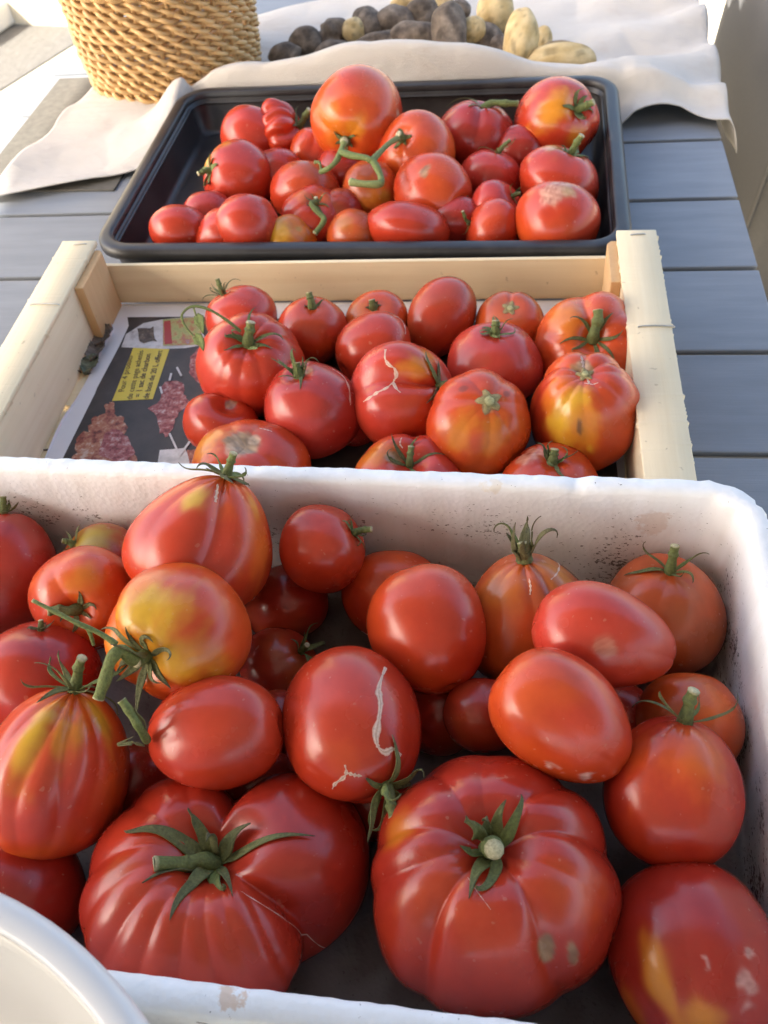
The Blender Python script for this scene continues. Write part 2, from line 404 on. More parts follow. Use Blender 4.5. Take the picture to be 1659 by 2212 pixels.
# ------------------------------------------------------------------ seat beside the table
def garden_seat():
    t = empty('garden_seat', (0.30, 1.29, GZ))
    setp(t, 'taupe grey padded garden seat standing against the right end of the table', 'seat')
    def loc(me): me.transform(Matrix.Translation((-0.30, -1.29, -GZ))); return me
    y0, y1 = 1.05, 1.53
    n = 22; m = 12
    # padded back: rounded slab leaning away from the table
    prof = []
    x_in, x_out, zb, zt = 0.262, 0.335, -0.30, 0.08
    r = 0.022
    for (cx_, cz_, a0) in ((x_in + r, zb + r, math.pi), (x_in + r, zt - r, math.pi / 2), (x_out - r, zt - r, 0), (x_out - r, zb + r, -math.pi / 2)):
        pts = [(cx_ + r * math.cos(a0 + (0 if True else 0) + s), cz_ + r * math.sin(a0 + s)) for s in np.linspace(math.pi / 2, 0, 5)]
        prof += pts
    ys = np.linspace(y0, y1, n)
    P = np.zeros((n + 2, len(prof), 3))
    for i, y in enumerate(np.concatenate([[y0], ys, [y1]])):
        e = 0.988 if 0 < i < n + 1 else 0.0
        for j, (x, z) in enumerate(prof):
            xm, zm = (x_in + x_out) / 2, (zb + zt) / 2
            xx, zz = xm + (x - xm) * e, zm + (z - zm) * e
            P[i, j] = (xx + 0.10 * (zz - zb), y, zz)
    b = link('backrest', loc(grid_mesh('backrest', P, closed_v=True)), MSEAT, t)
    # piping along the near edge
    e = [np.array([x + 0.10 * (z - zb), y0 + 0.001, z]) for (x, z) in prof] ; e.append(e[0])
    link('piping', loc(tube('piping', np.array(e), 0.0022, 6)), MFRAME, b)
    link('seat_cushion', loc(box_mesh('seat_cushion', -0.12, 0.26, y0 + .02, y1 - .02, -0.37, -0.305, 0.018)), MSEAT, t)
    link('seat_frame', loc(box_mesh('seat_frame', -0.11, 0.33, y0 + .03, y1 - .03, -0.41, -0.372, 0.004)), MFRAME, t)
    for x in (-0.08, 0.31):
        for y in (y0 + .06, y1 - .06):
            link('leg', loc(box_mesh('leg', x - .018, x + .018, y - .018, y + .018, GZ + .003, -0.412, 0.003)), MFRAME, t)
garden_seat()

# ------------------------------------------------------------------ cloth
def cloth():
    x0, xe = -1.225 * H, 0.402 * H
    smax = xe + 0.032
    nu, nv = 260, 190
    lf = [at_z(*p, 0) for p in ((0, 442), (145, 414), (290, 380))]
    rf = [at_z(*p, 0.012) for p in ((1345, 256), (1410, 248), (1470, 240), (1550, 256))]
    fx = np.array([-1.4 * H] + [p[0] for p in lf] + [p[0] for p in rf] + [0.6 * H])
    fy = np.array([lf[0][1] - .005] + [p[1] for p in lf] + [p[1] for p in rf] + [rf[-1][1] - 0.03])
    bx = np.array([-1.3, -0.9, -0.72, -0.5, -0.3, -0.1, 0.1, 0.3, 0.5, 0.8]) * H
    by = np.array([2.55, 2.66, 2.74, 2.84, 2.92, 2.86, 2.86, 2.98, 3.02, 3.0]) * H
    rp = [at_y(*p, 2.075 * H) for p in ((430, 176), (520, 152), (640, 131), (760, 120), (900, 113), (1000, 119), (1080, 133), (1150, 151), (1250, 161))]
    rx = np.array([-1.3, -0.98, -0.88, -0.80, -0.66, -0.5, -0.32, -0.15, 0.0, 0.10, 0.17, 0.24, 0.34, 0.7]) * H
    rh = np.array([0.0, 0.015, 0.05, 0.095, 0.125, 0.142, 0.156, 0.160, 0.140, 0.118, 0.085, 0.05, 0.025, 0.01]) * H
    rx = np.array([-1.3 * H, -0.98 * H, -0.88 * H] + [p[0] for p in rp] + [0.25 * H, 0.34 * H, 0.7 * H])
    rh = np.array([0.0, 0.015 * H, 0.05 * H] + [p[2] for p in rp] + [0.05 * H, 0.025 * H, 0.01 * H])
    P = np.zeros((nu, nv, 3))
    S = np.linspace(x0, smax, nu)
    for i, s in enumerate(S):
        f = np.interp(s, fx, fy); b = np.interp(s, bx, by)
        v = np.linspace(0, 1, nv); y = f + (b - f) * v
        x = np.full(nv, s) + 0.19 * (y - 1.7 * H) * np.clip((xe - 0.2 - s) / (xe - x0), 0, 1)
        yr = 2.075 * H - 0.02 * H * np.clip((-0.8 * H - s) / (0.3 * H), 0, 1)
        h = np.interp(s, rx, rh)
        dy = y - yr
        ridge = h * np.where(dy < 0, np.exp(-(dy / (0.030 * H)) ** 2), np.exp(-(dy / (0.105 * H)) ** 2))
        # fold up along the left side of the tray
        hl = np.interp(y, np.array([1.78, 1.86, 1.95, 2.05, 2.12]) * H, np.array([0, 0.015, 0.06, 0.10, 0.0]) * H)
        dx = s - (-0.862 * H)
        left = hl * np.where(dx > 0, np.exp(-(dx / (0.018 * H)) ** 2), np.exp(-(dx / (0.085 * H)) ** 2)) * (s < -0.70 * H)
        z = 0.0034 + np.maximum(ridge, left)
        # creases
        Q = np.stack([x, y, np.zeros(nv)], -1)
        amp = 0.0046 * np.clip((y - f) / 0.03, 0.25, 1) * np.where((x > -0.82 * H) & (x < 0.19 * H) & (y < 2.03 * H), 0.05, 1)
        wr = 0.8 * noise3(Q * [1, 1.6, 1], 3, 34, 2) + 0.8 * np.abs(noise3(Q * [1.6, 1, 1], 8, 22, 2))
        z = z + amp * np.maximum(0.0, 0.55 + wr)
        # long diagonal folds on the right part
        wR = np.clip((x - 0.10 * H) / (0.1 * H), 0, 1) * np.clip((y - 2.02 * H) / (0.08 * H), 0, 1)
        ph = (x * 0.62 - y * 0.78)
        fold = np.abs(np.sin(ph * 34 + 0.6 * np.sin(x * 26))) ** 2.2
        z = z + wR * 0.016 * (1 - fold)
        # raised front edge right of the tray, casting a shadow on the planks
        wF = np.clip((x - 0.185 * H) / (0.03 * H), 0, 1) * np.exp(-((y - f) / 0.05) ** 2)
        z = z + wF * (0.012 + 0.006 * np.sin((x - 0.1) * 60))
        # diagonal folds on the left
        wL = np.clip((-0.90 * H - x) / (0.08 * H), 0, 1)
        z = z + wL * 0.0035 * (1 + np.sin((x * 0.55 - y) * 62 + 1.5 * np.sin(x * 20)))
        # drop over the table's end
        d = s - xe
        if d > -0.02:
            rad = 0.012
            if d < 0: pass
            xx = xe + rad * (1 - math.exp(-max(d, 0) / rad)) + 0.006 * np.sin(y * 42) * np.clip(d / 0.04, 0, 1) + 0.004
            drop = max(0, d - 0.004)
            x = np.where(d > 0, xx, x)
            z = np.where(d > 0, z * max(0.0, 1 - d / 0.05) - drop, z)
        P[i] = np.stack([x, y, z], -1)
    o = link('cotton_sheet', grid_mesh('cotton_sheet', P), MCLOTH)
    setp(o, 'crumpled off white cotton sheet spread under the basket, potatoes and black tray', 'cloth')
    md = o.modifiers.new('thickness', 'SOLIDIFY'); md.thickness = 0.0009; md.offset = 0
    return o
cloth()

# ------------------------------------------------------------------ swept boxes
def rrect(hx, hy, rc, m=40, c=10):
    pts = []
    for (sx, sy, a0) in ((1, 1, 0), (-1, 1, 90), (-1, -1, 180), (1, -1, 270)):
        for k in range(c + 1):
            a = math.radians(a0 + 90 * k / c)
            pts.append((sx * (hx - rc) + rc * math.cos(a), sy * (hy - rc) + rc * math.sin(a)))
        nx, ny = {0: (-1, 1), 90: (-1, -1), 180: (1, -1), 270: (1, 1)}[a0]
        a1 = math.radians(a0 + 90)
        p0 = np.array(pts[-1]); q = np.array((nx * (hx - rc) + rc * math.cos(a1), ny * (hy - rc) + rc * math.sin(a1)))
        for k in range(1, m): pts.append(tuple(p0 + (q - p0) * k / m))
    return np.array(pts)
def swept(name, cx_, cy_, hx, hy, rc, prof, m=40, c=10, jit=None):
    rings = []
    for k, (o, z) in enumerate(prof):
        r = rrect(hx + o, hy + o, max(0.002, rc + o), m, c)
        V = np.column_stack([r[:, 0] + cx_, r[:, 1] + cy_, np.full(len(r), z)])
        if jit is not None: V = jit(V, k, o, z)
        rings.append(V)
    P = np.array(rings)
    n = P.shape[1]
    me = grid_mesh(name, P, closed_v=True)
    return me, P
def with_floor(me, P, rev=False):
    import bmesh
    bm = bmesh.new(); bm.from_mesh(me); bm.verts.ensure_lookup_table()
    n = P.shape[1]; k = P.shape[0] - 1
    for ring in (0, k):
        vs = [bm.verts[ring * n + i] for i in range(n)]
        f = bm.faces.new(vs if ring else vs[::-1]); f.smooth = False
    bmesh.ops.recalc_face_normals(bm, faces=bm.faces)
    bm.to_mesh(me); bm.free(); return me

# foam box
FBX0, FBX1, FBY0, FBY1 = -0.368, 0.1185, 0.146 * H, 0.713 * H - 0.0125     # inner opening
FB_TOP, FB_FLOOR = 0.23 * H, 0.018
def foam_box():
    cx_, cy_ = (FBX0 + FBX1) / 2, (FBY0 + FBY1) / 2
    hx, hy = (FBX1 - FBX0) / 2, (FBY1 - FBY0) / 2
    th = 0.0125
    prof = [(th + .006 - .012, 0.0005), (th + .006, 0.006), (th + .007, 0.03), (th + .007, FB_TOP - 0.030), (th + .006, FB_TOP - 0.026), (th + 0.001, FB_TOP - 0.0225), (th, FB_TOP - 0.020),
            (th, FB_TOP - 0.008), (th, FB_TOP - 0.003), (th - .0016, FB_TOP - 0.0006), (th - .005, FB_TOP), (th * .5, FB_TOP + .0002), (0.004, FB_TOP), (0.0012, FB_TOP - .0008), (0.0, FB_TOP - 0.003),
            (-0.0006, FB_TOP - 0.010), (-0.001, FB_TOP - 0.03), (-0.0016, 0.06), (-0.0022, 0.035), (-0.004, 0.024), (-0.009, 0.0195), (-0.016, FB_FLOOR)]
    def jit(V, k, o, z):
        a = 0.00015
        if 7 <= k <= 14: a = 0.00028
        nz = noise3(V, 11, 420, 2); n2 = noise3(V, 12, 900, 1); nl = noise3(V, 13, 45, 1)
        V = V.copy()
        top = 1.0 if 7 <= k <= 14 else 0.0
        V[:, 2] += a * 0.7 * nz + top * 0.0002 * nl
        d = V[:, :2] - [cx_, cy_]
        corner = np.clip((np.abs(d[:, 0]) - hx + 0.03) / 0.03, 0, 1) * np.clip((np.abs(d[:, 1]) - hy + 0.03) / 0.03, 0, 1)
        s = np.sign(d)
        V[:, 0] += s[:, 0] * (a * n2 * (np.abs(d[:, 0]) > hx - 0.012) + corner * top * 0.0009 * n2)
        V[:, 1] += s[:, 1] * (a * nz * (np.abs(d[:, 1]) > hy - 0.012) + corner * top * 0.0009 * nz)
        # chipped notch on the far rim
        ch = np.exp(-((V[:, 0] - 0.031) / 0.005) ** 2) * (d[:, 1] > 0) * top
        V[:, 2] -= ch * 0.0016
        return V
    me, P = swept('foam_box', cx_, cy_, hx, hy, 0.020, prof, 260, 14, jit)
    o = link('foam_box', with_floor(me, P), MFOAM)
    setp(o, 'white polystyrene foam box with dirt specks in the foreground, full of large tomatoes', 'foam box')
    # stained mark on the near wall
    p = at_z(497, 2158, FB_TOP + 0.0012)
    return o
foam_box()

# black tray
TX0, TX1, TY0, TY1, TTOP = -0.792 * H, 0.147 * H, 1.390 * H, 2.000 * H, 0.10 * H
TROT = 0.004
def tray():
    cx_, cy_ = (TX0 + TX1) / 2, (TY0 + TY1) / 2
    hx, hy = (TX1 - TX0) / 2, (TY1 - TY0) / 2
    t = empty('plastic_tray', (cx_, cy_, 0.0), TROT)
    setp(t, 'black plastic seed tray of tomatoes in the middle distance behind the wooden crate', 'tray')
    body = [(-0.004, 0.0035), (0.0005, 0.006), (0.004, TTOP - 0.012), (0.0046, TTOP - 0.0062), (0.0042, TTOP - 0.006), (0.0, TTOP - 0.0062), (-0.001, TTOP - 0.012), (-0.006, 0.012), (-0.009, 0.0075), (-0.014, 0.0062)]
    me, P = swept('tray_body', 0, 0, hx, hy, 0.022, body, 20, 10)
    link('tray_body', with_floor(me, P), MBLACK, t)
    rim = [(0.0, TTOP - 0.0055), (0.0003, TTOP - 0.001), (0.0016, TTOP + 0.0004), (0.004, TTOP + 0.001), (0.009, TTOP + 0.0008), (0.0125, TTOP), (0.0145, TTOP - 0.003), (0.0147, TTOP - 0.0085), (0.0138, TTOP - 0.009), (0.0135, TTOP - 0.004), (0.0045, TTOP - 0.0028), (0.0048, TTOP - 0.0055)]
    me, P = swept('rim', 0, 0, hx, hy, 0.022, rim, 20, 10)
    link('rim', me, MBLACK, t)
    # thin moulded ledge inside the far wall
    led = [(-0.0012, TTOP - 0.0125), (-0.0028, TTOP - 0.0115), (-0.0030, TTOP - 0.0100), (-0.0012, TTOP - 0.0092)]
    me, P = swept('ledge', 0, 0, hx, hy, 0.020, led, 20, 10)
    link('ledge', me, MBLACK, t)
tray()

# ------------------------------------------------------------------ wooden crate
KROT = 0.024
KX0, KX1, KYB, KYF = -0.838 * H, 0.207 * H, 1.330 * H, 0.752 * H
def crate():
    # local frame rotated KROT about the crate's far right corner
    ox, oy = KX1, 1.343 * H
    t = empty('wooden_crate', (ox, oy, 0.0005), KROT)
    setp(t, 'pale poplar wood crate of tomatoes lined with a printed flyer', 'crate')
    W = (KX1 - KX0) * 1.0; D = oy - KYF
    zt = 0.145 * H; sl = 0.064 * H        # top of the end slats, slat width
    zp = 0.101 * H                        # top of the long panels
    def sawn(me, axis, amp=0.0006, seed=1):
        return me
    # base: three boards along x and two cross battens
    nb = 4; bw = (D - 0.004) / nb
    for k in range(nb):
        link('base_slat', box_mesh('base_slat', -W + .004, -.004, -D + .003 + k * bw, -D + .003 + (k + 1) * bw - 0.006, 0.0045, 0.0085, 0.0005), MPOPLAR, t)
    for x in (-W + .006, -W / 2 - .015, -.036):
        link('batten', box_mesh('batten', x, x + .03, -D + .004, -.004, 0.0003, 0.0044, 0.0005), MPOPLARY, t)
    # long panels
    for nm, y0, y1 in (('back_panel', -0.0048, -0.0008), ('front_panel', -D + .0008, -D + .0048)):
        link(nm, box_mesh(nm, -W + .003, -.003, y0, y1, 0.009, zp, 0.0006), MPOPLAR, t)
    # end boards and the flat slat on top of each end
    for (xa, xb, xs0, xs1) in ((-W + sl - .0040, -W + sl - .0004, -W, -W + sl), (-sl + .0004, -sl + .0040, -sl, 0.0)):
        link('end_board', box_mesh('end_board', xa, xb, -D + .006, -.0065, 0.009, zt - 0.0046, 0.0005), MPOPLARY, t)
        # slat with a rough sawn edge
        n = 260; ys = np.linspace(-D - .001, .002, n)
        r = np.random.RandomState(int(1000 * (xs1 + 5)))
        e0 = xs0 - 0.0006 * np.abs(r.normal(size=n)) * (r.rand(n) < .12); e1 = xs1 + 0.0007 * np.abs(r.normal(size=n)) * (r.rand(n) < .15)
        P = np.zeros((n, 8, 3)); h = 0.0005
        for i in range(n):
            a, b = e0[i], e1[i]
            P[i] = [(a, ys[i], zt - .0042), (a, ys[i], zt - h), (a + h, ys[i], zt), (b - h, ys[i], zt), (b, ys[i], zt - h), (b, ys[i], zt - .0042), (b - h, ys[i], zt - .0045), (a + h, ys[i], zt - .0045)]
        P = np.concatenate([np.repeat(P[:1].mean(1, keepdims=True), 8, 1), P, np.repeat(P[-1:].mean(1, keepdims=True), 8, 1)], 0)
        link('top_slat', grid_mesh('top_slat', P, closed_v=True, smooth=False), MPOPLARY, t)
    # triangular corner posts
    q = 0.0045
    leg = 0.062 * H; lx = 0.105 * H
    for sx in (0, 1):
        for sy in (0, 1):
            xa = (-W + sl) if sx == 0 else -sl
            dx = 1 if sx == 0 else -1
            ya = -0.0052 if sy == 0 else -D + 0.0052
            dyy = -1 if sy == 0 else 1
            # squared post against the end board, rising above the long panel
            x2 = xa + dx * 0.0075; y2 = ya + dyy * (0.115 if sy == 0 else 0.02) * H
            poly = [(xa - dx * 0.0002, ya), (x2 - dx * 0.003, ya), (x2, ya + dyy * 0.004), (x2, y2), (xa - dx * 0.0002, y2)]
            if (dx * -dyy) > 0: poly = poly[::-1]
            me = prism('corner_post', poly, 0.0088, zt - 0.0046)
            o = link('corner_post', me, MPOST, t)
            b = o.modifiers.new('bevel', 'BEVEL'); b.width = 0.0008; b.segments = 2
    # staples on the slats
    for (x, y, a) in ((-W + .017, -0.185 * H, 0.0), (-sl + .02, -0.21 * H - .02, 0.05)):
        pts = smooth_path([(x - .012, y, zt - .001), (x - .0115, y + .0002, zt + .0006), (x, y + .0006, zt + .0009), (x + .0115, y, zt + .0006), (x + .012, y, zt - .001)], 20)
        link('staple', tube('staple', pts, 0.00055, 6), MSTEEL, t)
    for (x, y) in ((-W + .018, -.004), (-sl + .016, -.005)):
        pts = smooth_path([(x - .0055, y, zt - .0008), (x - .005, y, zt + .0004), (x + .005, y + .0006, zt + .0004), (x + .0055, y + .0006, zt - .0008)], 12)
        link('staple', tube('staple', pts, 0.0006, 6), MSTEEL, t)
    # staple legs poking out of the end board
    inv = t.matrix_basis.inverted()
    for pts in ([(153, 787, .020), (163, 797, .017), (176, 805, .0105)], [(182, 806, .0098), (190, 808, .0100), (197, 806, .0098)],
                [(50, 955, .021), (62, 960, .018), (76, 970, .0115)], [(86, 968, .0098), (95, 972, .0100), (104, 971, .0098)]):
        p = [inv @ Vector(at_z(*q_)) for q_ in pts]
        link('staple_leg', tube('staple_leg', smooth_path([list(v) for v in p], 10), 0.0007, 6), MRUST, t)
    return t
CRATE = crate()

# ------------------------------------------------------------------ flyer
FZ = 0.0098
def P2(px, py, dz=0.0): return at_z(px, py, FZ + dz)
def flat(name, pix, dz, mat, parent, sub=0):
    pts = np.array([P2(x, y, dz) for x, y in pix])
    n = len(pts)
    if np.cross(pts[1] - pts[0], pts[2] - pts[1])[2] < 0: pts = pts[::-1]
    me = mesh(name, pts, [list(range(n))], smooth=False)
    return link(name, me, mat, parent)
def rough_poly(pix, seed, amp=3.0, sub=4):
    r = random.Random(seed); out = []
    for i in range(len(pix)):
        a, b = np.array(pix[i], float), np.array(pix[(i + 1) % len(pix)], float)
        for k in range(sub):
            p = a + (b - a) * k / sub; out.append((p[0] + r.uniform(-amp, amp), p[1] + r.uniform(-amp, amp)))
    return out
def mat_print(name, stops, scale):
    t = NT(name); co = t.coord('Object'); n = t.noise(co, scale, 5, 0.65); 
    t.base(t.ramp(n, stops)).set(Roughness=0.5, Specular_IOR_Level=0.4); return t.m
def flyer():
    MP = mat_simple('flyer_paper', (0.66, 0.645, 0.65), (0.72, 0.705, 0.70), 60, 0.55, 0.05, 0.0005, 0.4)
    MK = mat_print('print_dark', [(0.3, (0.030, 0.024, 0.020)), (0.6, (0.060, 0.048, 0.040)), (0.8, (0.11, 0.09, 0.08))], 26)
    MY = mat_simple('print_yellow', (0.60, 0.46, 0.04), (0.66, 0.51, 0.05), 50, 0.5, 0.02)
    MX = mat_simple('print_ink', (0.05, 0.04, 0.02), (0.09, 0.07, 0.03), 80, 0.5, 0.02)
    MME = mat_print('print_meat', [(0.34, (0.09, 0.02, 0.012)), (0.45, (0.28, 0.075, 0.045)), (0.56, (0.40, 0.17, 0.09)), (0.66, (0.52, 0.36, 0.28))], 150)
    MM2 = mat_print('print_raw_meat', [(0.34, (0.08, 0.014, 0.014)), (0.47, (0.28, 0.06, 0.055)), (0.57, (0.38, 0.16, 0.14)), (0.67, (0.54, 0.40, 0.37))], 190)
    MB = mat_print('print_bag', [(0.3, (0.42, 0.40, 0.38)), (0.5, (0.62, 0.60, 0.58)), (0.7, (0.30, 0.27, 0.25))], 60)
    MG = mat_print('print_label_picture', [(0.25, (0.20, 0.24, 0.07)), (0.45, (0.42, 0.42, 0.16)), (0.58, (0.45, 0.15, 0.07)), (0.72, (0.26, 0.36, 0.46))], 120)
    MR = mat_simple('print_red', (0.34, 0.03, 0.025), (0.42, 0.05, 0.04), 60, 0.5, 0.02)
    MN = mat_print('print_blue', [(0.35, (0.03, 0.03, 0.09)), (0.6, (0.06, 0.06, 0.16)), (0.75, (0.6, 0.6, 0.65))], 90)
    MC = mat_print('print_charcoal', [(0.3, (0.02, 0.015, 0.012)), (0.6, (0.14, 0.10, 0.07)), (0.75, (0.4, 0.35, 0.3))], 220)
    # sheet: front-left strip of the crate floor, curling a little at the far left
    A, B, C_, D_ = P2(236, 657), P2(1340, 648), P2(1352, 1130), P2(18, 1130)
    LY = [657, 718, 745, 817, 864, 913, 985, 1130]; LX = [232, 246, 226, 189, 165, 135, 100, 30]
    n = 60; m = 90; G = np.zeros((n, m, 3))
    for i in range(n):
        for j in range(m):
            u, v = i / (n - 1), j / (m - 1)
            p = (A * (1 - u) + B * u) * (1 - v) + (D_ * (1 - u) + C_ * u) * v
            yy = 657 + v * (1130 - 657); q = P2(np.interp(yy, LY, LX), yy); p = q * (1 - u) + p * u if u < 1 else p
            p = p + np.array([0, 0, 0.0]) ; e = min(1, u / .03)
            p[2] += 0.0015 * (1 - e) * (1 + math.sin(v * 14))
            G[i, j] = p
    sheet = link('flyer', grid_mesh('flyer', G), MP)
    setp(sheet, 'printed supermarket flyer with a yellow box lining the wooden crate', 'flyer')
    md = sheet.modifiers.new('thickness', 'SOLIDIFY'); md.thickness = 0.0002; md.offset = -1
    black = [(275, 685), (425, 684), (700, 690), (1300, 700), (1345, 1128), (70, 1128), (140, 981), (205, 850), (210, 837), (257, 749), (278, 704)]
    flat('print_panel', black, 0.0003, MK, sheet)
    yl = flat('print_box', [(288, 751), (366, 754), (330, 862), (242, 866)], 0.0006, MY, sheet)
    flat('print_bag', [(262, 750), (272, 722), (310, 698), (350, 690), (430, 683), (446, 744), (400, 752), (350, 754)], 0.00055, MB, sheet)
    flat('print_bag_label', [(352, 690), (428, 685), (440, 744), (352, 747)], 0.0008, MG, sheet)
    flat('print_bag_band', [(354, 694), (368, 692), (372, 742), (356, 744)], 0.0010, MR, sheet)
    flat('print_charcoal', rough_poly([(298, 712), (330, 706), (338, 736), (300, 740)], 4, 3), 0.0009, MC, sheet)
    m1 = flat('print_meat', rough_poly([(228, 870), (243, 868), (250, 895), (268, 905), (275, 925), (262, 950), (285, 965), (290, 985), (300, 1010), (140, 1010), (165, 975), (165, 945), (190, 930), (200, 900), (226, 895)], 5, 3.5), 0.0006, MME, sheet)
    flat('print_meat', rough_poly([(210, 985), (222, 940), (250, 925), (276, 945), (290, 975), (270, 1005)], 15, 3), 0.0009, MM2, sheet)
    flat('print_skewer', rough_poly([(352, 828), (368, 820), (395, 826), (398, 850), (410, 872), (385, 890), (375, 920), (362, 945), (345, 935), (342, 905), (318, 880), (345, 868)], 6, 2.5), 0.0006, MM2, sheet)
    flat('print_steak', rough_poly([(412, 772), (432, 750), (470, 756), (470, 820), (430, 830), (408, 805)], 7, 2.5), 0.0006, MM2, sheet)
    flat('print_bag', rough_poly([(396, 880), (440, 862), (470, 870), (470, 930), (400, 915)], 8, 2), 0.0005, MN, sheet)
    for k, (a, b) in enumerate((((366, 936), (388, 984)), ((388, 984), (420, 940)), ((382, 793), (392, 812)), ((366, 822), (370, 806)), ((350, 850), (346, 835)))):
        a, b = np.array(a), np.array(b); nrm = np.array([-(b - a)[1], (b - a)[0]]) / np.linalg.norm(b - a) * 2.2
        flat('print_skewer_stick', [a - nrm, b - nrm, b + nrm, a + nrm], 0.0011 + 0.0001 * k, MB, sheet)
    flat('print_tray', [(345, 972), (400, 968), (415, 1005), (340, 1005)], 0.0007, MB, sheet)
    flat('print_tray', rough_poly([(404, 972), (445, 968), (450, 1005), (410, 1005)], 9, 2), 0.0008, MME, sheet)
    # the lettering of the yellow box, read from near to far
    lines = ['Pour 4 produits', 'de cette page achetés', '= 1 sac de charbon', 'de bois de 20 L offert']
    starts = [((268, 846), (287, 768)), ((285, 862), (310, 757)), ((303, 857), (326, 764)), ((320, 861), (351, 757))]
    for s, (p0, p1) in zip(lines, starts):
        a, b = P2(*p0, 0.0009), P2(*p1, 0.0009)
        cu = bpy.data.curves.new('lettering', 'FONT'); cu.body = s; cu.size = 1.0
        if s[0] in '=d' and 'bo' in s or '=' in s: cu.offset = 0.012
        tmp = bpy.data.objects.new('lettering', cu); COL.objects.link(tmp)
        dg = bpy.context.evaluated_depsgraph_get()
        me = bpy.data.meshes.new_from_object(tmp.evaluated_get(dg)); bpy.data.objects.remove(tmp)
        co = np.array([v.co for v in me.vertices]); w = co[:, 0].max()
        e = (b - a); L = np.linalg.norm(e); e /= L; nn = np.array([-e[1], e[0], 0])
        k = L / w; hgt = min(k, 0.0088)
        new = a + np.outer(co[:, 0] * k, e) + np.outer(co[:, 1] * hgt, nn)
        me.vertices.foreach_set('co', new.astype(np.float32).ravel()); me.materials.clear()
        link('lettering', me, MX, yl)
    return sheet
flyer()

# dry leaf litter in the crate's far left corner
def leaf(px, label, seed, c0, c1, L=0.016):
    r = np.random.RandomState(seed)
    pts = [at_z(x, y, z) for x, y, z in px]; path = smooth_path(pts, 18)
    n = len(path); T = np.gradient(path, axis=0); T /= np.linalg.norm(T, axis=1)[:, None]
    S = np.cross(T, [0, 0, 1]); m = 7; P = np.zeros((n, m, 3)); Cc = np.zeros((n, m, 3))
    for i in range(n):
        w = L * (math.sin(math.pi * (0.06 + 0.92 * i / (n - 1))) ** 0.8) * (1 + 0.10 * r.normal())
        for j in range(m):
            q = (j / (m - 1) - .5) * 2
            P[i, j] = path[i] + S[i] * w * q * 0.5 + np.array([0, 0, 0.0045 * q * q + 0.0004 * r.normal()])
            Cc[i, j] = np.array(c0) + (np.array(c1) - c0) * r.rand()
    o = link('dry_leaf', grid_mesh('dry_leaf', P, col=Cc), MCRACK)
    md = o.modifiers.new('thickness', 'SOLIDIFY'); md.thickness = 0.0004
    setp(o, label, 'leaf', 'dry leaves in the crate corner'); return o
leaf([(243, 712, .016), (222, 728, .014), (205, 752, .013)], 'dark curled dry leaf nearest the crate post above the flyer edge', 1, (.07, .055, .045), (.20, .16, .13), .022)
leaf([(225, 742, .013), (208, 760, .013), (196, 784, .012)], 'middle dry brown leaf tucked between crate side and flyer', 2, (.09, .075, .06), (.24, .20, .165), .017)
leaf([(212, 772, .012), (196, 790, .012), (184, 812, .0105)], 'grey green dry leaf beside the bent staple in the crate', 3, (.07, .08, .045), (.22, .23, .15), .016)

# ------------------------------------------------------------------ white bucket at the lower left
def bucket():
    zr = 0.185
    pts = np.array([at_z(*p, zr)[:2] for p in ((0, 1926), (70, 1955), (140, 2010), (190, 2068), (260, 2140), (325, 2212))])
    A = np.column_stack([2 * pts, np.ones(len(pts))]); b = (pts ** 2).sum(1)
    s = np.linalg.lstsq(A, b, rcond=None)[0]; c = s[:2]; rad = math.sqrt(s[2] + c @ c)
    t = empty('plastic_bucket', (c[0], c[1], 0.001))
    setp(t, 'white round plastic bucket with a pale inside at the lower left corner', 'bucket')
    def lathe(name, prof, mat):
        a = np.linspace(0, 2 * math.pi, 128, endpoint=False)
        P = np.array([[(r_ * math.cos(x), r_ * math.sin(x), z) for x in a] for r_, z in prof])
        return link(name, grid_mesh(name, P, closed_v=True), mat, t)
    z = zr - 0.001
    lathe('rim', [(rad - .0105, z - .004), (rad - .0105, z - .0012), (rad - .0090, z), (rad - .0035, z + .0004), (rad - .0010, z - .0008), (rad, z - .004), (rad - .0003, z - .010), (rad - .002, z - .011), (rad - .003, z - .006), (rad - .0085, z - .0045)], MBOWL)
    lathe('wall', [(0.0, .0), (rad * .8 - .0, 0.0), (rad * .82, .004), (rad - .0095, z - .0046), (rad - .0112, z - .0046), (rad - .013, z - .02), (rad - .026, z - .05), (rad - .060, z - .062), (0.0, z - .066)], MBOWLIN)
    print('bucket', c, rad)
bucket()

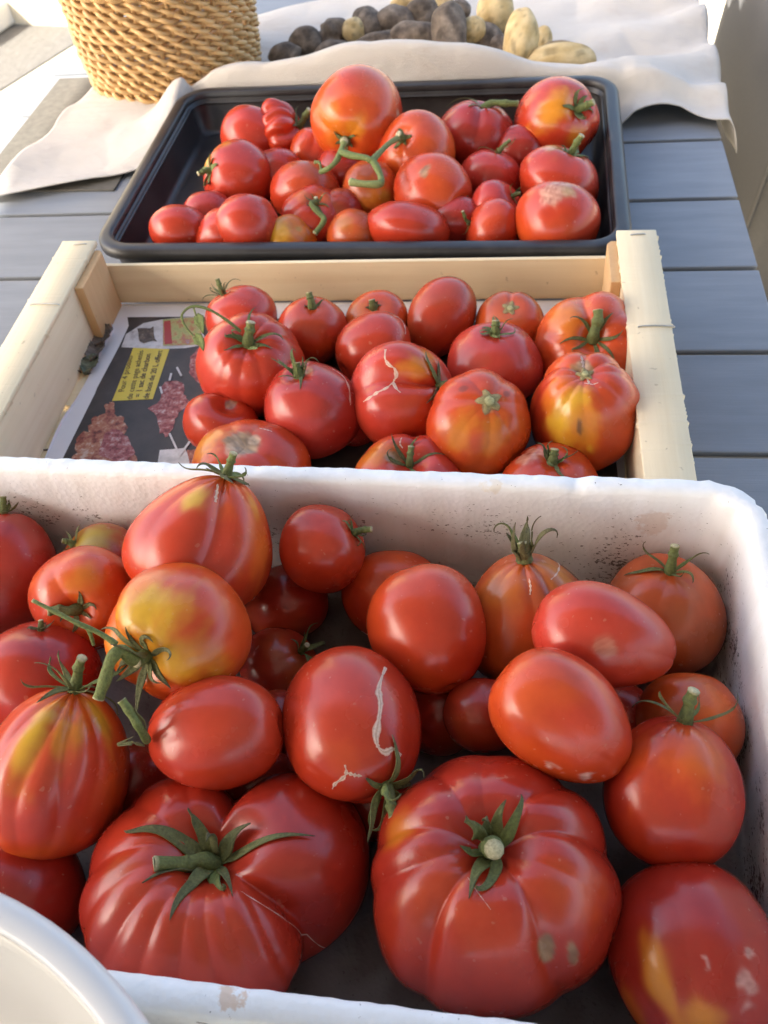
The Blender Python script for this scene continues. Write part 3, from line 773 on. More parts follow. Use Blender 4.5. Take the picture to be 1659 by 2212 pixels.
# ------------------------------------------------------------------ wicker basket
def basket():
    c = at_z(388, 168, 0.004); dd = np.linalg.norm(c - CAM)
    a0, b0 = 0.100, 0.090       # base half axes
    t = empty('wicker_basket', (c[0], c[1], 0.006), 0.15)
    setp(t, 'honey coloured wicker basket standing on the sheet at the back left', 'basket')
    Ns = 36; hgt = 0.17
    def rad(z): return 1.0 + 0.9 * z - 1.2 * z * z + 0.012 * math.sin(z * 40)
    th = np.linspace(0, 2 * math.pi, Ns * 8, endpoint=False)
    rows = 18; pitch = hgt / rows
    r = np.random.RandomState(5)
    for k in range(rows):
        zc = 0.014 + k * pitch + 0.0008 * r.normal(); rph = 0.3 * k + 0.5 * r.normal()
        for s in (0, 1):
            ph = th * Ns / 2 + s * math.pi + (k % 2) * math.pi / 2 + rph
            jit = 0.0011 * noise3(np.stack([np.cos(th) * 3, np.sin(th) * 3, np.full_like(th, k * 3 + s)], -1), 31, 3, 2)
            off = 0.0046 * np.sin(ph) + jit
            z = zc + 0.0033 * np.cos(ph) + jit
            q = np.array([rad(v) for v in z])
            pts = np.stack([(a0 * q + off) * np.cos(th), (b0 * q + off) * np.sin(th), z], -1)
            link('weaver', tube('weaver', pts, 0.0025 + 0.0005 * r.rand(), 6, closed=True), MWICK, t)
    for i in range(Ns):
        a = 2 * math.pi * (i + .5) / Ns
        z = np.linspace(0.006, hgt + 0.03, 14)
        pts = np.array([(a0 * rad(v) * math.cos(a) * .992, b0 * rad(v) * math.sin(a) * .992, v) for v in z])
        link('stake', tube('stake', pts, 0.0023, 6), MWICK, t)
    # foot: a plaited roll with open triangles above it
    for s in (0, 1, 2):
        ph = th * Ns / 4 + s * 2.094
        pts = np.stack([(a0 * 1.0 + 0.001 + 0.0028 * np.cos(ph)) * np.cos(th), (b0 * 1.0 + 0.001 + 0.0028 * np.cos(ph)) * np.sin(th), 0.0032 + 0.0024 * np.sin(ph)], -1)
        link('foot_roll', tube('foot_roll', pts, 0.0026, 7, closed=True), MWICK, t)
    for s in (0, 1):
        ph = th * Ns / 4 + s * math.pi
        pts = np.stack([(a0 * 1.012 + 0.0025) * np.cos(th), (b0 * 1.012 + 0.0025) * np.sin(th), 0.0085 + 0.0032 * np.sin(ph)], -1)
        link('foot_roll', tube('foot_roll', pts, 0.0017, 6, closed=True), MWICK, t)
    # rolled border
    for s in (0, 1, 2):
        ph = th * Ns / 5 + s * 2.094; q = rad(hgt + .02)
        pts = np.stack([(a0 * q + 0.004 * np.cos(ph)) * np.cos(th), (b0 * q + 0.004 * np.cos(ph)) * np.sin(th), hgt + .024 + 0.004 * np.sin(ph)], -1)
        link('border_roll', tube('border_roll', pts, 0.0036, 7, closed=True), MWICK, t)
    n = 40; P = np.array([[(a0 * .99 * f * math.cos(x), b0 * .99 * f * math.sin(x), 0.005) for x in np.linspace(0, 6.2832, n, endpoint=False)] for f in (1, 0.001)])
    link('base', grid_mesh('base', P, closed_v=True), MWICK, t)
basket()
# ------------------------------------------------------------------ tomatoes
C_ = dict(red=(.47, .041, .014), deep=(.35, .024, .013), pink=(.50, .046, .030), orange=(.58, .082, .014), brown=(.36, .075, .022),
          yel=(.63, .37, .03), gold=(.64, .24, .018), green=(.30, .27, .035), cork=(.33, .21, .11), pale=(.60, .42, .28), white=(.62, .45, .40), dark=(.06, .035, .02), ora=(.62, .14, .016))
C_ = {k: np.array(v) for k, v in C_.items()}
SPEC = []
def T(box, label, c, r, asp=0.9, z=None, stem=None, face=1, pear=0.0, dim=0.16, ribs=0, ribd=0.0, base='red', mixc='orange', mixa=0.35, pat=(), cr=(), st=None, ex=1.0, seed=None, ribw=None, lump=0.05, ribend=2.3, lobes=(), extra=(), off=0.0, fix=False):
    SPEC.append(dict(box=box, label=label, c=c, r=r, asp=asp, z=z, stem=stem, face=face, pear=pear, dim=dim, ribs=ribs, ribd=ribd, base=base, mixc=mixc, mixa=mixa, pat=pat, cr=cr, st=st, ex=ex,
                     seed=seed if seed is not None else len(SPEC) * 7 + 3, ribw=ribw, lump=lump, ribend=ribend, lobes=lobes, extra=extra, off=off, fix=fix))
def cal(L=0.35, d=(0, .6, .8), n=6, sl=0.45, e=(35, -10), th=0.075, w=0.10, dry=0.3): return dict(kind='cal', L=L, d=d, n=n, sl=sl, e=e, th=th, w=w, dry=dry)
def scar(s=0.16): return dict(kind='scar', s=s)

# --- foam box
T('F', 'heart shaped tomato cut off by the left picture edge below the foam rim', (12, 1232), 104, 1.26, .085, (8, 1095), 1, .10, .06, 3, .07, 'deep', 'red', .3, [(60, 1190, 60, 'pink', .6)], st=cal(.2, (0, 1, .1), 4, .25, (20, 0)))
T('F', 'dull greenish shouldered tomato hidden behind the stubby stalked one, against the foam', (218, 1218), 92, .85, .05, (158, 1172), 1, 0, .1, 0, 0, 'deep', 'brown', .4, [(190, 1165, 60, 'green', .8)], st=cal(.15, (-.8, .2, .3), 3, .35, (30, 20)))
T('F', 'round orange tomato at left with a stubby stalk pointing left', (196, 1290), 116, .88, .085, (162, 1322), 1, 0, .22, 4, .05, 'red', 'orange', .75, [(190, 1250, 40, 'gold', .6), (215, 1320, 60, 'orange', .5)], st=dict(kind='cal', L=.42, d=(-.96, -.02, .28), n=5, sl=.26, e=(20, -5), th=.10, w=.12, dry=.5))
T('F', 'large heart shaped tomato leaning on the far foam wall, stalk upwards', (447, 1172), 150, .98, .095, (487, 1032), 1, .24, .03, [(268, .17, 13), (330, .05, 20), (215, .06, 18), (120, .06, 20), (40, .05, 20)], 1, 'red', 'orange', .55,
  [(417, 1076, 19, 'yel', .95, 1.7), (548, 1090, 13, 'gold', .85, 2.6), (565, 1190, 50, 'ora', .6, 2.0), (470, 1200, 60, 'pink', .35)], cr=[([(470, 1046), (469, 1060), (466, 1075), (465, 1085)], 7)],
  st=cal(.26, (.35, .8, .45), 10, .42, (14, -20), .065, .12, .5), ribend=2.7)
T('F', 'small round tomato by the far foam wall with its stalk pointing right', (700, 1188), 93, .96, .085, (772, 1146), 1, 0, .12, 3, .03, 'red', 'red', .2, st=cal(.34, (.93, .12, .35), 6, .42, (25, -15), .085, .09, .35))
T('F', 'big yellow shouldered tomato left of centre with a drooping calyx', (384, 1370), 154, .95, .09, (300, 1425), 1, .0, .26, [(150, .20, 16), (250, .12, 14), (20, .03, 20), (320, .05, 20), (80, .04, 20)], 1, 'orange', 'red', .75,
  [(335, 1310, 75, 'yel', 1.0), (395, 1425, 60, 'yel', .9, 1.8), (255, 1400, 60, 'gold', 1.0), (300, 1500, 60, 'ora', .8), (345, 1345, 50, 'yel', .9), (470, 1350, 110, 'red', .6)], ex=1.05,
  st=cal(.12, (-.3, -.2, .9), 11, .52, (42, -12), .09, .13, .5),
  extra=[('stalk', [(290, 1428, .95), (262, 1405, 1.15), (240, 1425, 1.2), (226, 1470, 1.2), (212, 1510, 1.2)], .085, .075), ('stalk', [(252, 1392, 1.15), (215, 1368, 1.15), (165, 1345, 1.2), (120, 1322, 1.2), (70, 1297, 1.2)], .038, .026), ('stalk', [(186, 1352, 1.18), (196, 1372, 1.1), (202, 1392, .95)], .03, .022)])
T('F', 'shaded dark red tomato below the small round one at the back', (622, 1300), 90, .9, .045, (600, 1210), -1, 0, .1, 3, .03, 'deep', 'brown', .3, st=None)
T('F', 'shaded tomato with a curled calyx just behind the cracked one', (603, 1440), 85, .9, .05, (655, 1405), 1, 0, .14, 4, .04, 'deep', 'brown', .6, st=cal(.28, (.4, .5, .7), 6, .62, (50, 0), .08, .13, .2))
T('F', 'smooth egg shaped plum tomato standing in the middle of the foam box', (922, 1362), 126, 1.10, .095, (870, 1240), -1, -.08, .0, 3, .035, 'red', 'orange', .35, [(985, 1490, 45, 'orange', .5)], st=None, lump=.03)
T('F', 'orange red tomato half hidden behind the egg shaped plum tomato', (848, 1282), 104, .92, .055, (850, 1180), -1, 0, .1, 0, 0, 'red', 'orange', .5, st=None)
T('F', 'ribbed orange heart tomato at the back with a withered ragged calyx', (1142, 1330), 148, .95, .06, (1133, 1212), 1, .18, .03, [(275, .10, 14), (230, .05, 18), (310, .09, 12), (180, .05, 20), (0, .05, 20)], 1, 'brown', 'orange', .7, [(1210, 1240, 50, 'gold', .45), (1075, 1270, 50, 'gold', .35)], cr=[([(1143, 1250), (1146, 1268), (1145, 1285)], 4), ([(1205, 1205), (1208, 1225), (1202, 1240), (1190, 1252)], 3.5)],
  st=cal(.12, (-.1, 1, .1), 9, .52, (72, 40), .10, .13, .75), ribend=2.6)
T('F', 'round orange red tomato in the far right corner with a straight green stalk', (1430, 1332), 127, 1.0, .06, (1447, 1232), 1, .04, .10, [(260, .07, 14), (200, .04, 18), (320, .05, 18)], 1, 'brown', 'orange', .6, [(1400, 1290, 60, 'orange', .4)], st=cal(.36, (.05, .9, .4), 6, .52, (38, 5), .085, .085, .15))
T('F', 'blocky plum tomato lying across the far right, narrow end to the right', (1305, 1378), 112, 1.40, .095, (1462, 1425), -1, .13, .0, [(60, .07, 26), (150, .06, 26), (270, .09, 20), (310, .06, 14)], 1, 'red', 'pink', .5, [(1305, 1400, 30, 'pale', .35), (1330, 1330, 60, 'pink', .5)], st=None, ribend=3.0)
T('F', 'large blocky plum tomato right of centre with pale skin scuffs at its tip', (1214, 1552), 128, 1.27, .09, (1345, 1650), -1, .08, .0, [(80, .06, 26), (200, .05, 26), (300, .05, 22)], 1, 'red', 'orange', .5, [(1190, 1655, 16, 'white', .75, 2.0), (1280, 1680, 16, 'white', .7, 2.0), (1280, 1560, 70, 'pink', .4)], st=None, ribend=3.0)
T('F', 'tall orange shouldered heart tomato at right with thick stalk and long sepals', (1450, 1710), 141, 1.10, .055, (1478, 1562), 1, .10, .05, [(265, .05, 16), (200, .04, 18), (330, .04, 18)], 1, 'deep', 'red', .6, [(1480, 1620, 75, 'orange', .9), (1380, 1620, 50, 'orange', .7), (1530, 1640, 50, 'ora', .5)], st=cal(.42, (.12, .9, .4), 5, .80, (28, -8), .105, .10, .5))
T('F', 'lobed orange tomato wedged between the foam wall and the thick stalked heart tomato', (1492, 1562), 112, .95, .045, (1500, 1430), -1, 0, .1, [(70, .12, 22), (0, .1, 24), (130, .08, 22)], 1, 'brown', 'orange', .7, [(1540, 1520, 40, 'ora', .5)], st=None)
T('F', 'large tomato with a long pale zigzag crack, stalk end down, centre of foam box', (766, 1566), 150, 1.17, .095, (832, 1690), 1, .12, .04, [(230, .05, 20), (310, .07, 14), (30, .05, 22)], 1, 'red', 'deep', .3, [(740, 1640, 40, 'orange', .4), (640, 1500, 40, 'pink', .4)],
  cr=[([(833, 1442), (825, 1462), (818, 1490), (822, 1520), (818, 1555), (812, 1590), (818, 1615), (832, 1625), (850, 1618), (866, 1632)], 12), ([(745, 1652), (748, 1668), (742, 1680), (725, 1692), (718, 1704)], 7), ([(748, 1668), (765, 1674), (782, 1676)], 7)],
  st=cal(.32, (.18, -.75, .6), 9, .50, (38, 0), .08, .13, .3))
T('F', 'plum tomato with shallow lengthwise ribs lying level beside the cracked tomato', (466, 1580), 118, 1.19, .09, (330, 1590), -1, .06, .0, [(235, .05, 9), (262, .06, 8), (287, .05, 9), (312, .04, 10), (205, .04, 12), (160, .05, 20), (90, .04, 20)], 1, 'red', 'pink', .35, [(400, 1600, 60, 'pink', .5), (370, 1520, 40, 'orange', .4)], st=None, ribend=2.6,
  extra=[('stalk', [(318, 1600, .6), (300, 1570, .95), (282, 1540, 1.0), (262, 1512, 1.0)], .075, .08), ('sepal', [(316, 1590, .7), (312, 1560, .95), (292, 1535, 1.0), (300, 1518, 1.0)], .06, 0), ('sepal', [(312, 1610, .7), (285, 1605, 1.0), (255, 1608, 1.0), (290, 1590, 1.05)], .08, 0)])
T('F', 'large pale ribbed heart tomato at the left edge with yellow streaks and spiky calyx', (120, 1664), 164, 1.10, .10, (158, 1500), 1, .20, .03, [(272, .11, 10), (245, .10, 10), (215, .07, 14), (300, .08, 11), (330, .06, 14), (180, .05, 18), (60, .05, 20)], 1, 'red', 'orange', .8,
  [(62, 1600, 26, 'yel', .95, 3.2), (128, 1600, 18, 'gold', .9, 2.6), (168, 1590, 18, 'gold', .8, 2.6), (222, 1560, 26, 'yel', .85, 2.5), (215, 1640, 60, 'pink', .5), (120, 1720, 110, 'pink', .3)],
  st=cal(.42, (.32, .75, .45), 11, .52, (25, -8), .075, .12, .35), ribend=2.7)
T('F', 'glossy dark red tomato at the left edge with a small stalk scar on top', (82, 1462), 124, .92, .075, (88, 1360), 1, 0, .06, 3, .03, 'deep', 'red', .4, [(30, 1560, 60, 'pink', .5)], st=dict(kind='cal', L=.05, d=(0, 1, .2), n=5, sl=.16, e=(40, 10), th=.05, w=.09, dry=1.0))
T('F', 'huge deeply pleated beefsteak tomato at lower left with a swollen right lobe', (480, 1915), 296, .66, .056, (450, 1825), 1, 0, .34, [(318, .40, 14), (78, .42, 15), (286, .07, 6), (268, .09, 6), (250, .09, 7), (231, .075, 7), (212, .08, 8), (192, .05, 8), (168, .07, 9), (140, .07, 10), (108, .05, 10), (303, .05, 6)], 1, 'deep', 'red', .45, [(640, 1820, 90, 'pink', .25), (250, 1880, 30, 'brown', .6)],
  st=cal(.26, (-.95, -.12, .3), 9, .36, (62, 5), .058, .11, .45), ribend=2.6, ex=1.04, lump=.05, lobes=[(18, .12, 46)], fix=True, cr=[([(520, 1925), (560, 1950), (600, 1975), (640, 2005), (680, 2035), (712, 2065)], 2.2)])
T('F', 'huge lobed beefsteak tomato at lower right with a round cut stalk', (1062, 1903), 281, .86, .060, (1058, 1815), 1, 0, .30, [(195, .06, 7), (236, .13, 8), (270, .02, 12), (303, .115, 8), (338, .035, 7), (14, .12, 9), (52, .085, 8), (95, .04, 9), (128, .07, 9), (168, .08, 7)], 1, 'deep', 'red', .5,
  [(862, 1800, 40, 'gold', .55), (1180, 2050, 15, 'cork', .95, 2.2), (1238, 2062, 13, 'cork', .85, 3.0), (1230, 1920, 50, 'orange', .5, 2.0), (960, 1900, 60, 'orange', .3), (890, 1960, 50, 'orange', .35)],
  st=cal(.16, (.02, .25, .97), 7, .36, (64, 30), .078, .11, .25), ribend=2.4, lump=.05, fix=True, cr=[([(1010, 1895), (1030, 1925), (1060, 1965)], 1.3)])
T('F', 'dark tomato with yellow streaks and whitish scuffs in the lower right corner', (1502, 2078), 186, 1.08, .052, (1560, 2270), 1, .0, .05, [(100, .06, 14), (60, .05, 16), (140, .06, 14), (180, .05, 16)], 1, 'deep', 'red', .4,
  [(1430, 2130, 24, 'gold', .9, 3.5), (1520, 2200, 34, 'gold', .8), (1370, 2190, 26, 'ora', .7, 2.5), (1412, 1990, 8, 'white', .8, 1.5), (1522, 2080, 9, 'white', .8, 1.5), (1610, 2130, 34, 'white', .45, 1.5), (1620, 2060, 12, 'white', .6)], st=None, ribend=2.6)
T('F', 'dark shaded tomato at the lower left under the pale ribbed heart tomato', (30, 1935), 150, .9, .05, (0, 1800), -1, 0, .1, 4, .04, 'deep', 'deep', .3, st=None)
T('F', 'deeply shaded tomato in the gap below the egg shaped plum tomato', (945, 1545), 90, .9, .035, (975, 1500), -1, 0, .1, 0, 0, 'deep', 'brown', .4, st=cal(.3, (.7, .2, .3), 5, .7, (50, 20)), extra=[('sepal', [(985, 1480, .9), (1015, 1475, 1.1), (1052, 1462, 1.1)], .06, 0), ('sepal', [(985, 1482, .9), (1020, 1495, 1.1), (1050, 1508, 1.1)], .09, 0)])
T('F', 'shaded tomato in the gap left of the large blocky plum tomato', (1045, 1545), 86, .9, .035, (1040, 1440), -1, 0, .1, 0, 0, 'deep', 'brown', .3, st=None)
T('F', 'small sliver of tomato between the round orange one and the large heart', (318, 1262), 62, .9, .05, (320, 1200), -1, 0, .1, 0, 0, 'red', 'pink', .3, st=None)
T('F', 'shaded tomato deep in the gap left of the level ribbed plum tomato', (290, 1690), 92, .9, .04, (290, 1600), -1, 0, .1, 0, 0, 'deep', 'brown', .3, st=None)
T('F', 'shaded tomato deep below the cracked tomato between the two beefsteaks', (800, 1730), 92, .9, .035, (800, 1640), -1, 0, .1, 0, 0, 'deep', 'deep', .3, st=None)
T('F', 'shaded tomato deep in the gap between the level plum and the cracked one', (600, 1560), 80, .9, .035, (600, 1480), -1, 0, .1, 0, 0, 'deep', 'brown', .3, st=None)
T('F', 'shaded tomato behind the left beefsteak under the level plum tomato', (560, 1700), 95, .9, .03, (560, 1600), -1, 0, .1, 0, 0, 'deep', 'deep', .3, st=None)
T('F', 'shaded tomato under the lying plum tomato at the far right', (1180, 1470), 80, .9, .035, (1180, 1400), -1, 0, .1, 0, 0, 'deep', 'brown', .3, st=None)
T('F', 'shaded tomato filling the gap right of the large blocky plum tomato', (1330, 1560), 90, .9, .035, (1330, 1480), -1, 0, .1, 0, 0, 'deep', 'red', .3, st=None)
# --- wooden crate
T('K', 'red tomato in the crate\'s back row nearest the flyer, calyx up left', (518, 689), 75, .86, None, (478, 630), 1, 0, .1, 3, .05, 'red', 'pink', .4, [(470, 690, 30, 'pink', .4)], st=cal(.3, (-.3, .9, .3), 6, .5, (40, 10), .07, .09, .3))
T('K', 'ribbed tomato beside the flyer with a long looping leafy stalk', (548, 786), 106, .92, None, (534, 735), 1, 0, .20, [(260, .07, 12), (290, .05, 12), (230, .05, 12), (20, .09, 12), (50, .08, 11), (80, .05, 12), (340, .06, 14), (120, .05, 14), (200, .05, 14)], 1, 'red', 'pink', .5, [(620, 700, 30, 'white', .25)],
  st=cal(.32, (.22, .85, .45), 7, .5, (35, 0), .10, .10, .15),
  extra=[('stalk', [(520, 716, .9), (490, 692, 1.0), (450, 668, 1.05), (415, 662, 1.05), (393, 680, 1.05), (400, 705, 1.05), (420, 728, 1.05)], .028, .02), ('stalk', [(418, 663, 1.05), (424, 684, 1.05)], .018, .016), ('leaf', [(424, 680, 1.05), (434, 700, 1.1), (440, 722, 1.05)], .20, 0), ('leaf', [(420, 724, 1.05), (434, 740, 1.1), (440, 758, 1.05)], .20, 0)])
T('K', 'round tomato in the crate\'s back row with a single upright stub stalk', (677, 715), 71, .94, None, (674, 660), 1, 0, .12, 0, 0, 'red', 'orange', .4, st=cal(.30, (-.25, .95, .2), 4, .22, (30, 10), .11, .10, .3))
T('K', 'orange tomato at the crate back half hidden behind the smooth leaning one', (815, 696), 66, .8, None, (806, 662), 1, 0, .1, 0, 0, 'red', 'orange', .7, [(770, 670, 25, 'gold', .4)], st=cal(.14, (-.2, .9, .3), 5, .16, (20, 0), .12, .10, .6))
T('K', 'smooth leaning tomato with a faint pale seam at its right shoulder', (806, 755), 74, 1.06, .042, (872, 712), -1, 0, .05, [(0, .06, 18), (30, .05, 16)], 1, 'red', 'red', .3, [(790, 790, 40, 'pink', .35)], cr=[([(850, 682), (866, 690), (874, 705), (876, 722)], 3.2)], st=None)
T('K', 'elongated plum tomato leaning against the crate\'s back panel', (955, 686), 64, 1.34, .040, (1000, 612), -1, -.04, .02, 0, 0, 'red', 'brown', .35, st=None)
T('K', 'orange tomato in the back row with a dry stalk scar facing the viewer', (1104, 701), 72, .78, None, (1102, 664), 1, 0, .10, [(90, .10, 9)], 1, 'brown', 'orange', .8, [(1100, 662, 16, 'cork', .9), (1080, 690, 30, 'ora', .5)], st=scar(.20))
T('K', 'lobed orange tomato in the crate\'s far right corner, dark calyx facing viewer', (1272, 746), 112, .80, None, (1284, 728), 1, 0, .28, [(100, .2, 14), (45, .14, 14), (170, .06, 12), (200, .06, 12), (0, .12, 14), (300, .1, 16)], 1, 'orange', 'red', .45, [(1215, 690, 45, 'gold', .6), (1300, 760, 40, 'orange', .5)], st=cal(.42, (.1, .95, .25), 7, .42, (25, -8), .10, .09, .4))
T('K', 'pinkish round tomato with a green crown calyx in the right half of the crate', (1066, 791), 100, .86, None, (1070, 714), 1, 0, .12, 4, .03, 'pink', 'red', .4, [(1040, 800, 45, 'pink', .5), (1050, 780, 14, 'brown', .3)], st=cal(.16, (0, 1, .3), 9, .36, (48, 10), .09, .10, .1))
T('K', 'cleft tomato with healed pale cracks in the middle of the crate', (870, 858), 108, .98, .042, (958, 832), 1, 0, .14, [(183, .36, 15), (100, .05, 18), (260, .05, 18)], 1, 'red', 'pink', .5, [(905, 790, 26, 'gold', .7), (925, 765, 22, 'gold', .7), (890, 900, 50, 'orange', .3)],
  cr=[([(833, 755), (832, 775), (840, 788), (852, 796), (856, 812), (850, 825), (855, 838), (865, 848)], 6.5), ([(850, 826), (835, 838), (815, 848), (800, 858), (785, 868)], 6)], st=cal(.42, (.95, .25, .15), 6, .45, (15, 0), .07, .13, .8), ex=1.0)
T('K', 'dark glossy tomato with a pale curved crack on its right shoulder', (671, 884), 101, .95, None, (642, 800), 1, 0, .16, 3, .03, 'deep', 'pink', .5, [(650, 910, 50, 'pink', .4)], cr=[([(718, 797), (740, 812), (752, 832), (756, 860), (757, 875)], 4)], st=cal(.15, (-.2, 1, .2), 9, .44, (62, 40), .10, .09, .15))
T('K', 'orange tomato with a round corky stalk scar facing up, lumpy shoulders', (1038, 913), 112, .92, None, (1056, 868), 1, 0, .05, [(60, .10, 18), (120, .08, 18), (10, .08, 18), (170, .07, 18), (230, .04, 14), (270, .05, 12), (310, .05, 12)], 1, 'orange', 'red', .5, [(1056, 874, 20, 'cork', .95), (990, 935, 26, 'gold', .7, 2), (1060, 950, 26, 'gold', .6, 2), (1000, 840, 8, 'dark', .5), (1095, 850, 8, 'dark', .5)], st=scar(.20), ribend=2.8)
T('K', 'largest tomato in the crate, ribbed, with a yellow flank and star scar', (1264, 892), 115, 1.06, None, (1264, 802), 1, .03, .18, [(268, .06, 12), (240, .07, 11), (215, .06, 12), (300, .05, 12), (330, .05, 14), (90, .12, 12), (150, .10, 12), (40, .10, 12), (10, .06, 14), (185, .06, 14)], 1, 'red', 'orange', .6,
  [(1262, 800, 20, 'cork', .95), (1215, 900, 40, 'yel', .95, 2.2), (1262, 930, 30, 'gold', .8, 2.0), (1195, 840, 30, 'ora', .8, 2.0), (1252, 925, 9, 'dark', .7, 2.5)], cr=[([(1255, 770), (1259, 785), (1262, 800)], 7), ([(1265, 808), (1272, 826), (1270, 830)], 4), ([(1262, 828), (1278, 830), (1292, 827)], 2.5)], st=scar(.13), ribend=2.9)
T('K', 'kidney shaped red tomato low beside the flyer\'s meat pictures', (478, 918), 78, .74, None, (492, 872), 1, 0, .25, [(95, .18, 22)], 1, 'red', 'red', .3, [(497, 874, 12, 'cork', .7)], st=None)
T('K', 'flat tomato with a large brown corky scar by the foam rim', (538, 1020), 122, .74, None, (530, 955), 1, 0, .12, 5, .06, 'red', 'orange', .5, [(440, 960, 50, 'gold', .8), (530, 962, 40, 'cork', 1.0), (505, 970, 25, 'pale', .5), (548, 950, 20, 'pale', .7)], cr=[([(560, 925), (575, 928), (588, 932)], 2.5)], st=None)
T('K', 'two lobed tomato with a cut stalk just behind the foam rim', (886, 1048), 122, .80, None, (884, 985), 1, 0, .30, [(80, .14, 14), (20, .12, 16), (150, .05, 16)], 1, 'red', 'pink', .4, [(800, 985, 40, 'gold', .6), (850, 990, 22, 'cork', .9)], cr=[([(868, 945), (864, 958), (870, 968)], 3)], st=cal(.22, (.1, .95, .2), 5, .42, (25, 5), .06, .07, .5))
T('K', 'tomato with dry calyx peeping over the foam rim near the crate\'s right end', (1185, 1050), 98, .80, None, (1195, 990), 1, 0, .14, 4, .06, 'red', 'orange', .5, [(1140, 985, 30, 'pale', .4)], st=cal(.18, (.1, .95, .3), 7, .36, (50, 20), .10, .10, .6))
# --- black tray
T('B', 'large orange tomato on top of the tray pile with its stalk end down', (772, 250), 94, 1.06, .082, (745, 302), 1, -.04, .10, [(150, .07, 18), (60, .05, 20), (250, .05, 18)], 1, 'orange', 'red', .7, [(770, 275, 22, 'gold', .8), (720, 275, 34, 'gold', .5), (700, 240, 30, 'ora', .6), (860, 245, 8, 'pale', .6)], st=cal(.05, (0, 0, 1), 5, .16, (10, 0), .10, .10, .3))
T('B', 'plain red tomato at the tray\'s far left corner', (545, 298), 64, .95, None, (560, 200), -1, 0, .1, 0, 0, 'red', 'pink', .4, st=None)
T('B', 'odd bright red deeply folded tomato beside the far left one', (614, 290), 72, .58, .045, (655, 268), 1, 0, .2, [(10, .2, 10), (45, .24, 9), (80, .22, 9), (118, .24, 10), (150, .2, 9), (185, .24, 9), (215, .22, 9), (250, .24, 9), (290, .2, 10), (325, .22, 9)], 1, 'red', 'deep', .3, st=cal(.5, (.5, .5, .5), 5, .55, (20, 0), .10, .16, .2), ribend=3.1)
T('B', 'small orange tomato under the large top one\'s left side', (684, 330), 54, .9, .04, (690, 280), 1, 0, .15, [(250, .12, 18), (130, .1, 20)], 1, 'red', 'orange', .7, st=None)
T('B', 'glossy cleft tomato with a yellowish left lobe and ragged green calyx', (514, 384), 74, .92, .05, (446, 372), 1, 0, .16, [(95, .16, 16), (250, .06, 20)], 1, 'red', 'pink', .4, [(452, 340, 26, 'yel', .8), (490, 310, 12, 'gold', .6)], st=cal(.25, (-.6, -.35, .3), 6, .5, (15, -10), .08, .15, .1))
T('B', 'dull red tomato in the tray centre left under the green truss', (660, 415), 74, .82, None, (668, 330), -1, 0, .1, 0, 0, 'red', 'brown', .4, [(640, 390, 35, 'orange', .3)], st=None)
T('B', 'orange red tomato right of the truss with its dark calyx facing viewer', (898, 330), 80, .94, .068, (866, 297), 1, 0, .14, 3, .04, 'orange', 'red', .55, [(850, 340, 25, 'ora', .5)], st=cal(.10, (-.5, .2, .8), 5, .22, (15, -5), .10, .10, .3))
T('B', 'greenish orange tomato directly below the forked truss', (800, 416), 60, 1.02, .035, (800, 330), -1, 0, .06, 3, .06, 'brown', 'orange', .6, [(815, 430, 22, 'gold', .6), (835, 425, 14, 'green', .7), (790, 440, 20, 'gold', .4)], st=None)
T('B', 'bright tomato with a beige scab, middle right of the tray', (934, 418), 76, 1.07, .05, (1000, 440), 1, .02, .10, [(310, .08, 18)], 1, 'red', 'orange', .45, [(916, 374, 11, 'cork', .95), (922, 362, 7, 'cork', .8), (900, 395, 20, 'pink', .4)], st=cal(.15, (.8, -.3, .2), 4, .25, (20, 0), .08, .1, .3))
T('B', 'dark cleft tomato at the tray back with a fat green stalk lying over it', (1030, 298), 82, .86, None, (1046, 225), 1, 0, .16, [(262, .20, 16), (180, .06, 20)], 1, 'deep', 'pink', .5, [(1070, 245, 20, 'orange', .4)], st=cal(.78, (.93, -.05, .1), 5, .7, (10, -30), .085, .07, .1))
T('B', 'big tomato with a gold patch in the tray\'s far right corner', (1198, 266), 88, .98, .055, (1255, 238), 1, 0, .22, [(190, .05, 16), (320, .10, 14), (40, .06, 16)], 1, 'red', 'pink', .3, [(1195, 235, 30, 'gold', .95), (1215, 215, 22, 'gold', .8), (1185, 262, 16, 'gold', .7), (1245, 290, 24, 'gold', .6)], st=cal(.3, (.75, .15, .5), 6, .3, (25, -5), .09, .12, .2))
T('B', 'dark pink tomato in the third column between two larger ones', (1062, 382), 64, .82, .045, (1080, 320), 1, 0, .1, [(80, .06, 20)], 1, 'pink', 'deep', .4, [(1062, 334, 12, 'orange', .5)], st=cal(.4, (.6, .5, .2), 3, .5, (30, 10), .07, .08, .2), off=-.01)
T('B', 'tomato with a pale green wrinkled shoulder near the tray\'s right wall', (1204, 392), 82, .84, .045, (1240, 320), 1, 0, .22, 3, .04, 'red', 'pink', .4, [(1205, 318, 26, 'green', .7), (1190, 316, 20, 'pale', .5)], st=cal(.45, (.35, .5, .6), 6, .3, (30, 5), .09, .14, .1))
T('B', 'round tomato with a grey green crown in the tray\'s near right corner', (1201, 485), 84, .95, None, (1215, 400), -1, 0, .05, [(90, .06, 22)], 1, 'red', 'orange', .4, [(1205, 408, 34, 'pale', .55), (1230, 412, 20, 'green', .35)], st=None)
T('B', 'small dark pink tomato squeezed in the third column above the near row', (1074, 450), 62, .72, .034, (1110, 425), 1, 0, .1, 0, 0, 'pink', 'deep', .4, fix=True, st=cal(.15, (.8, .2, .2), 3, .3, (20, 0)))
T('B', 'bright round tomato in the near row beside a thin green stalk', (1064, 496), 61, .88, None, (1010, 480), 1, 0, .08, 0, 0, 'red', 'orange', .35, st=cal(.4, (-.3, .5, .5), 4, .3, (20, 0), .06, .1, .1), fix=True)
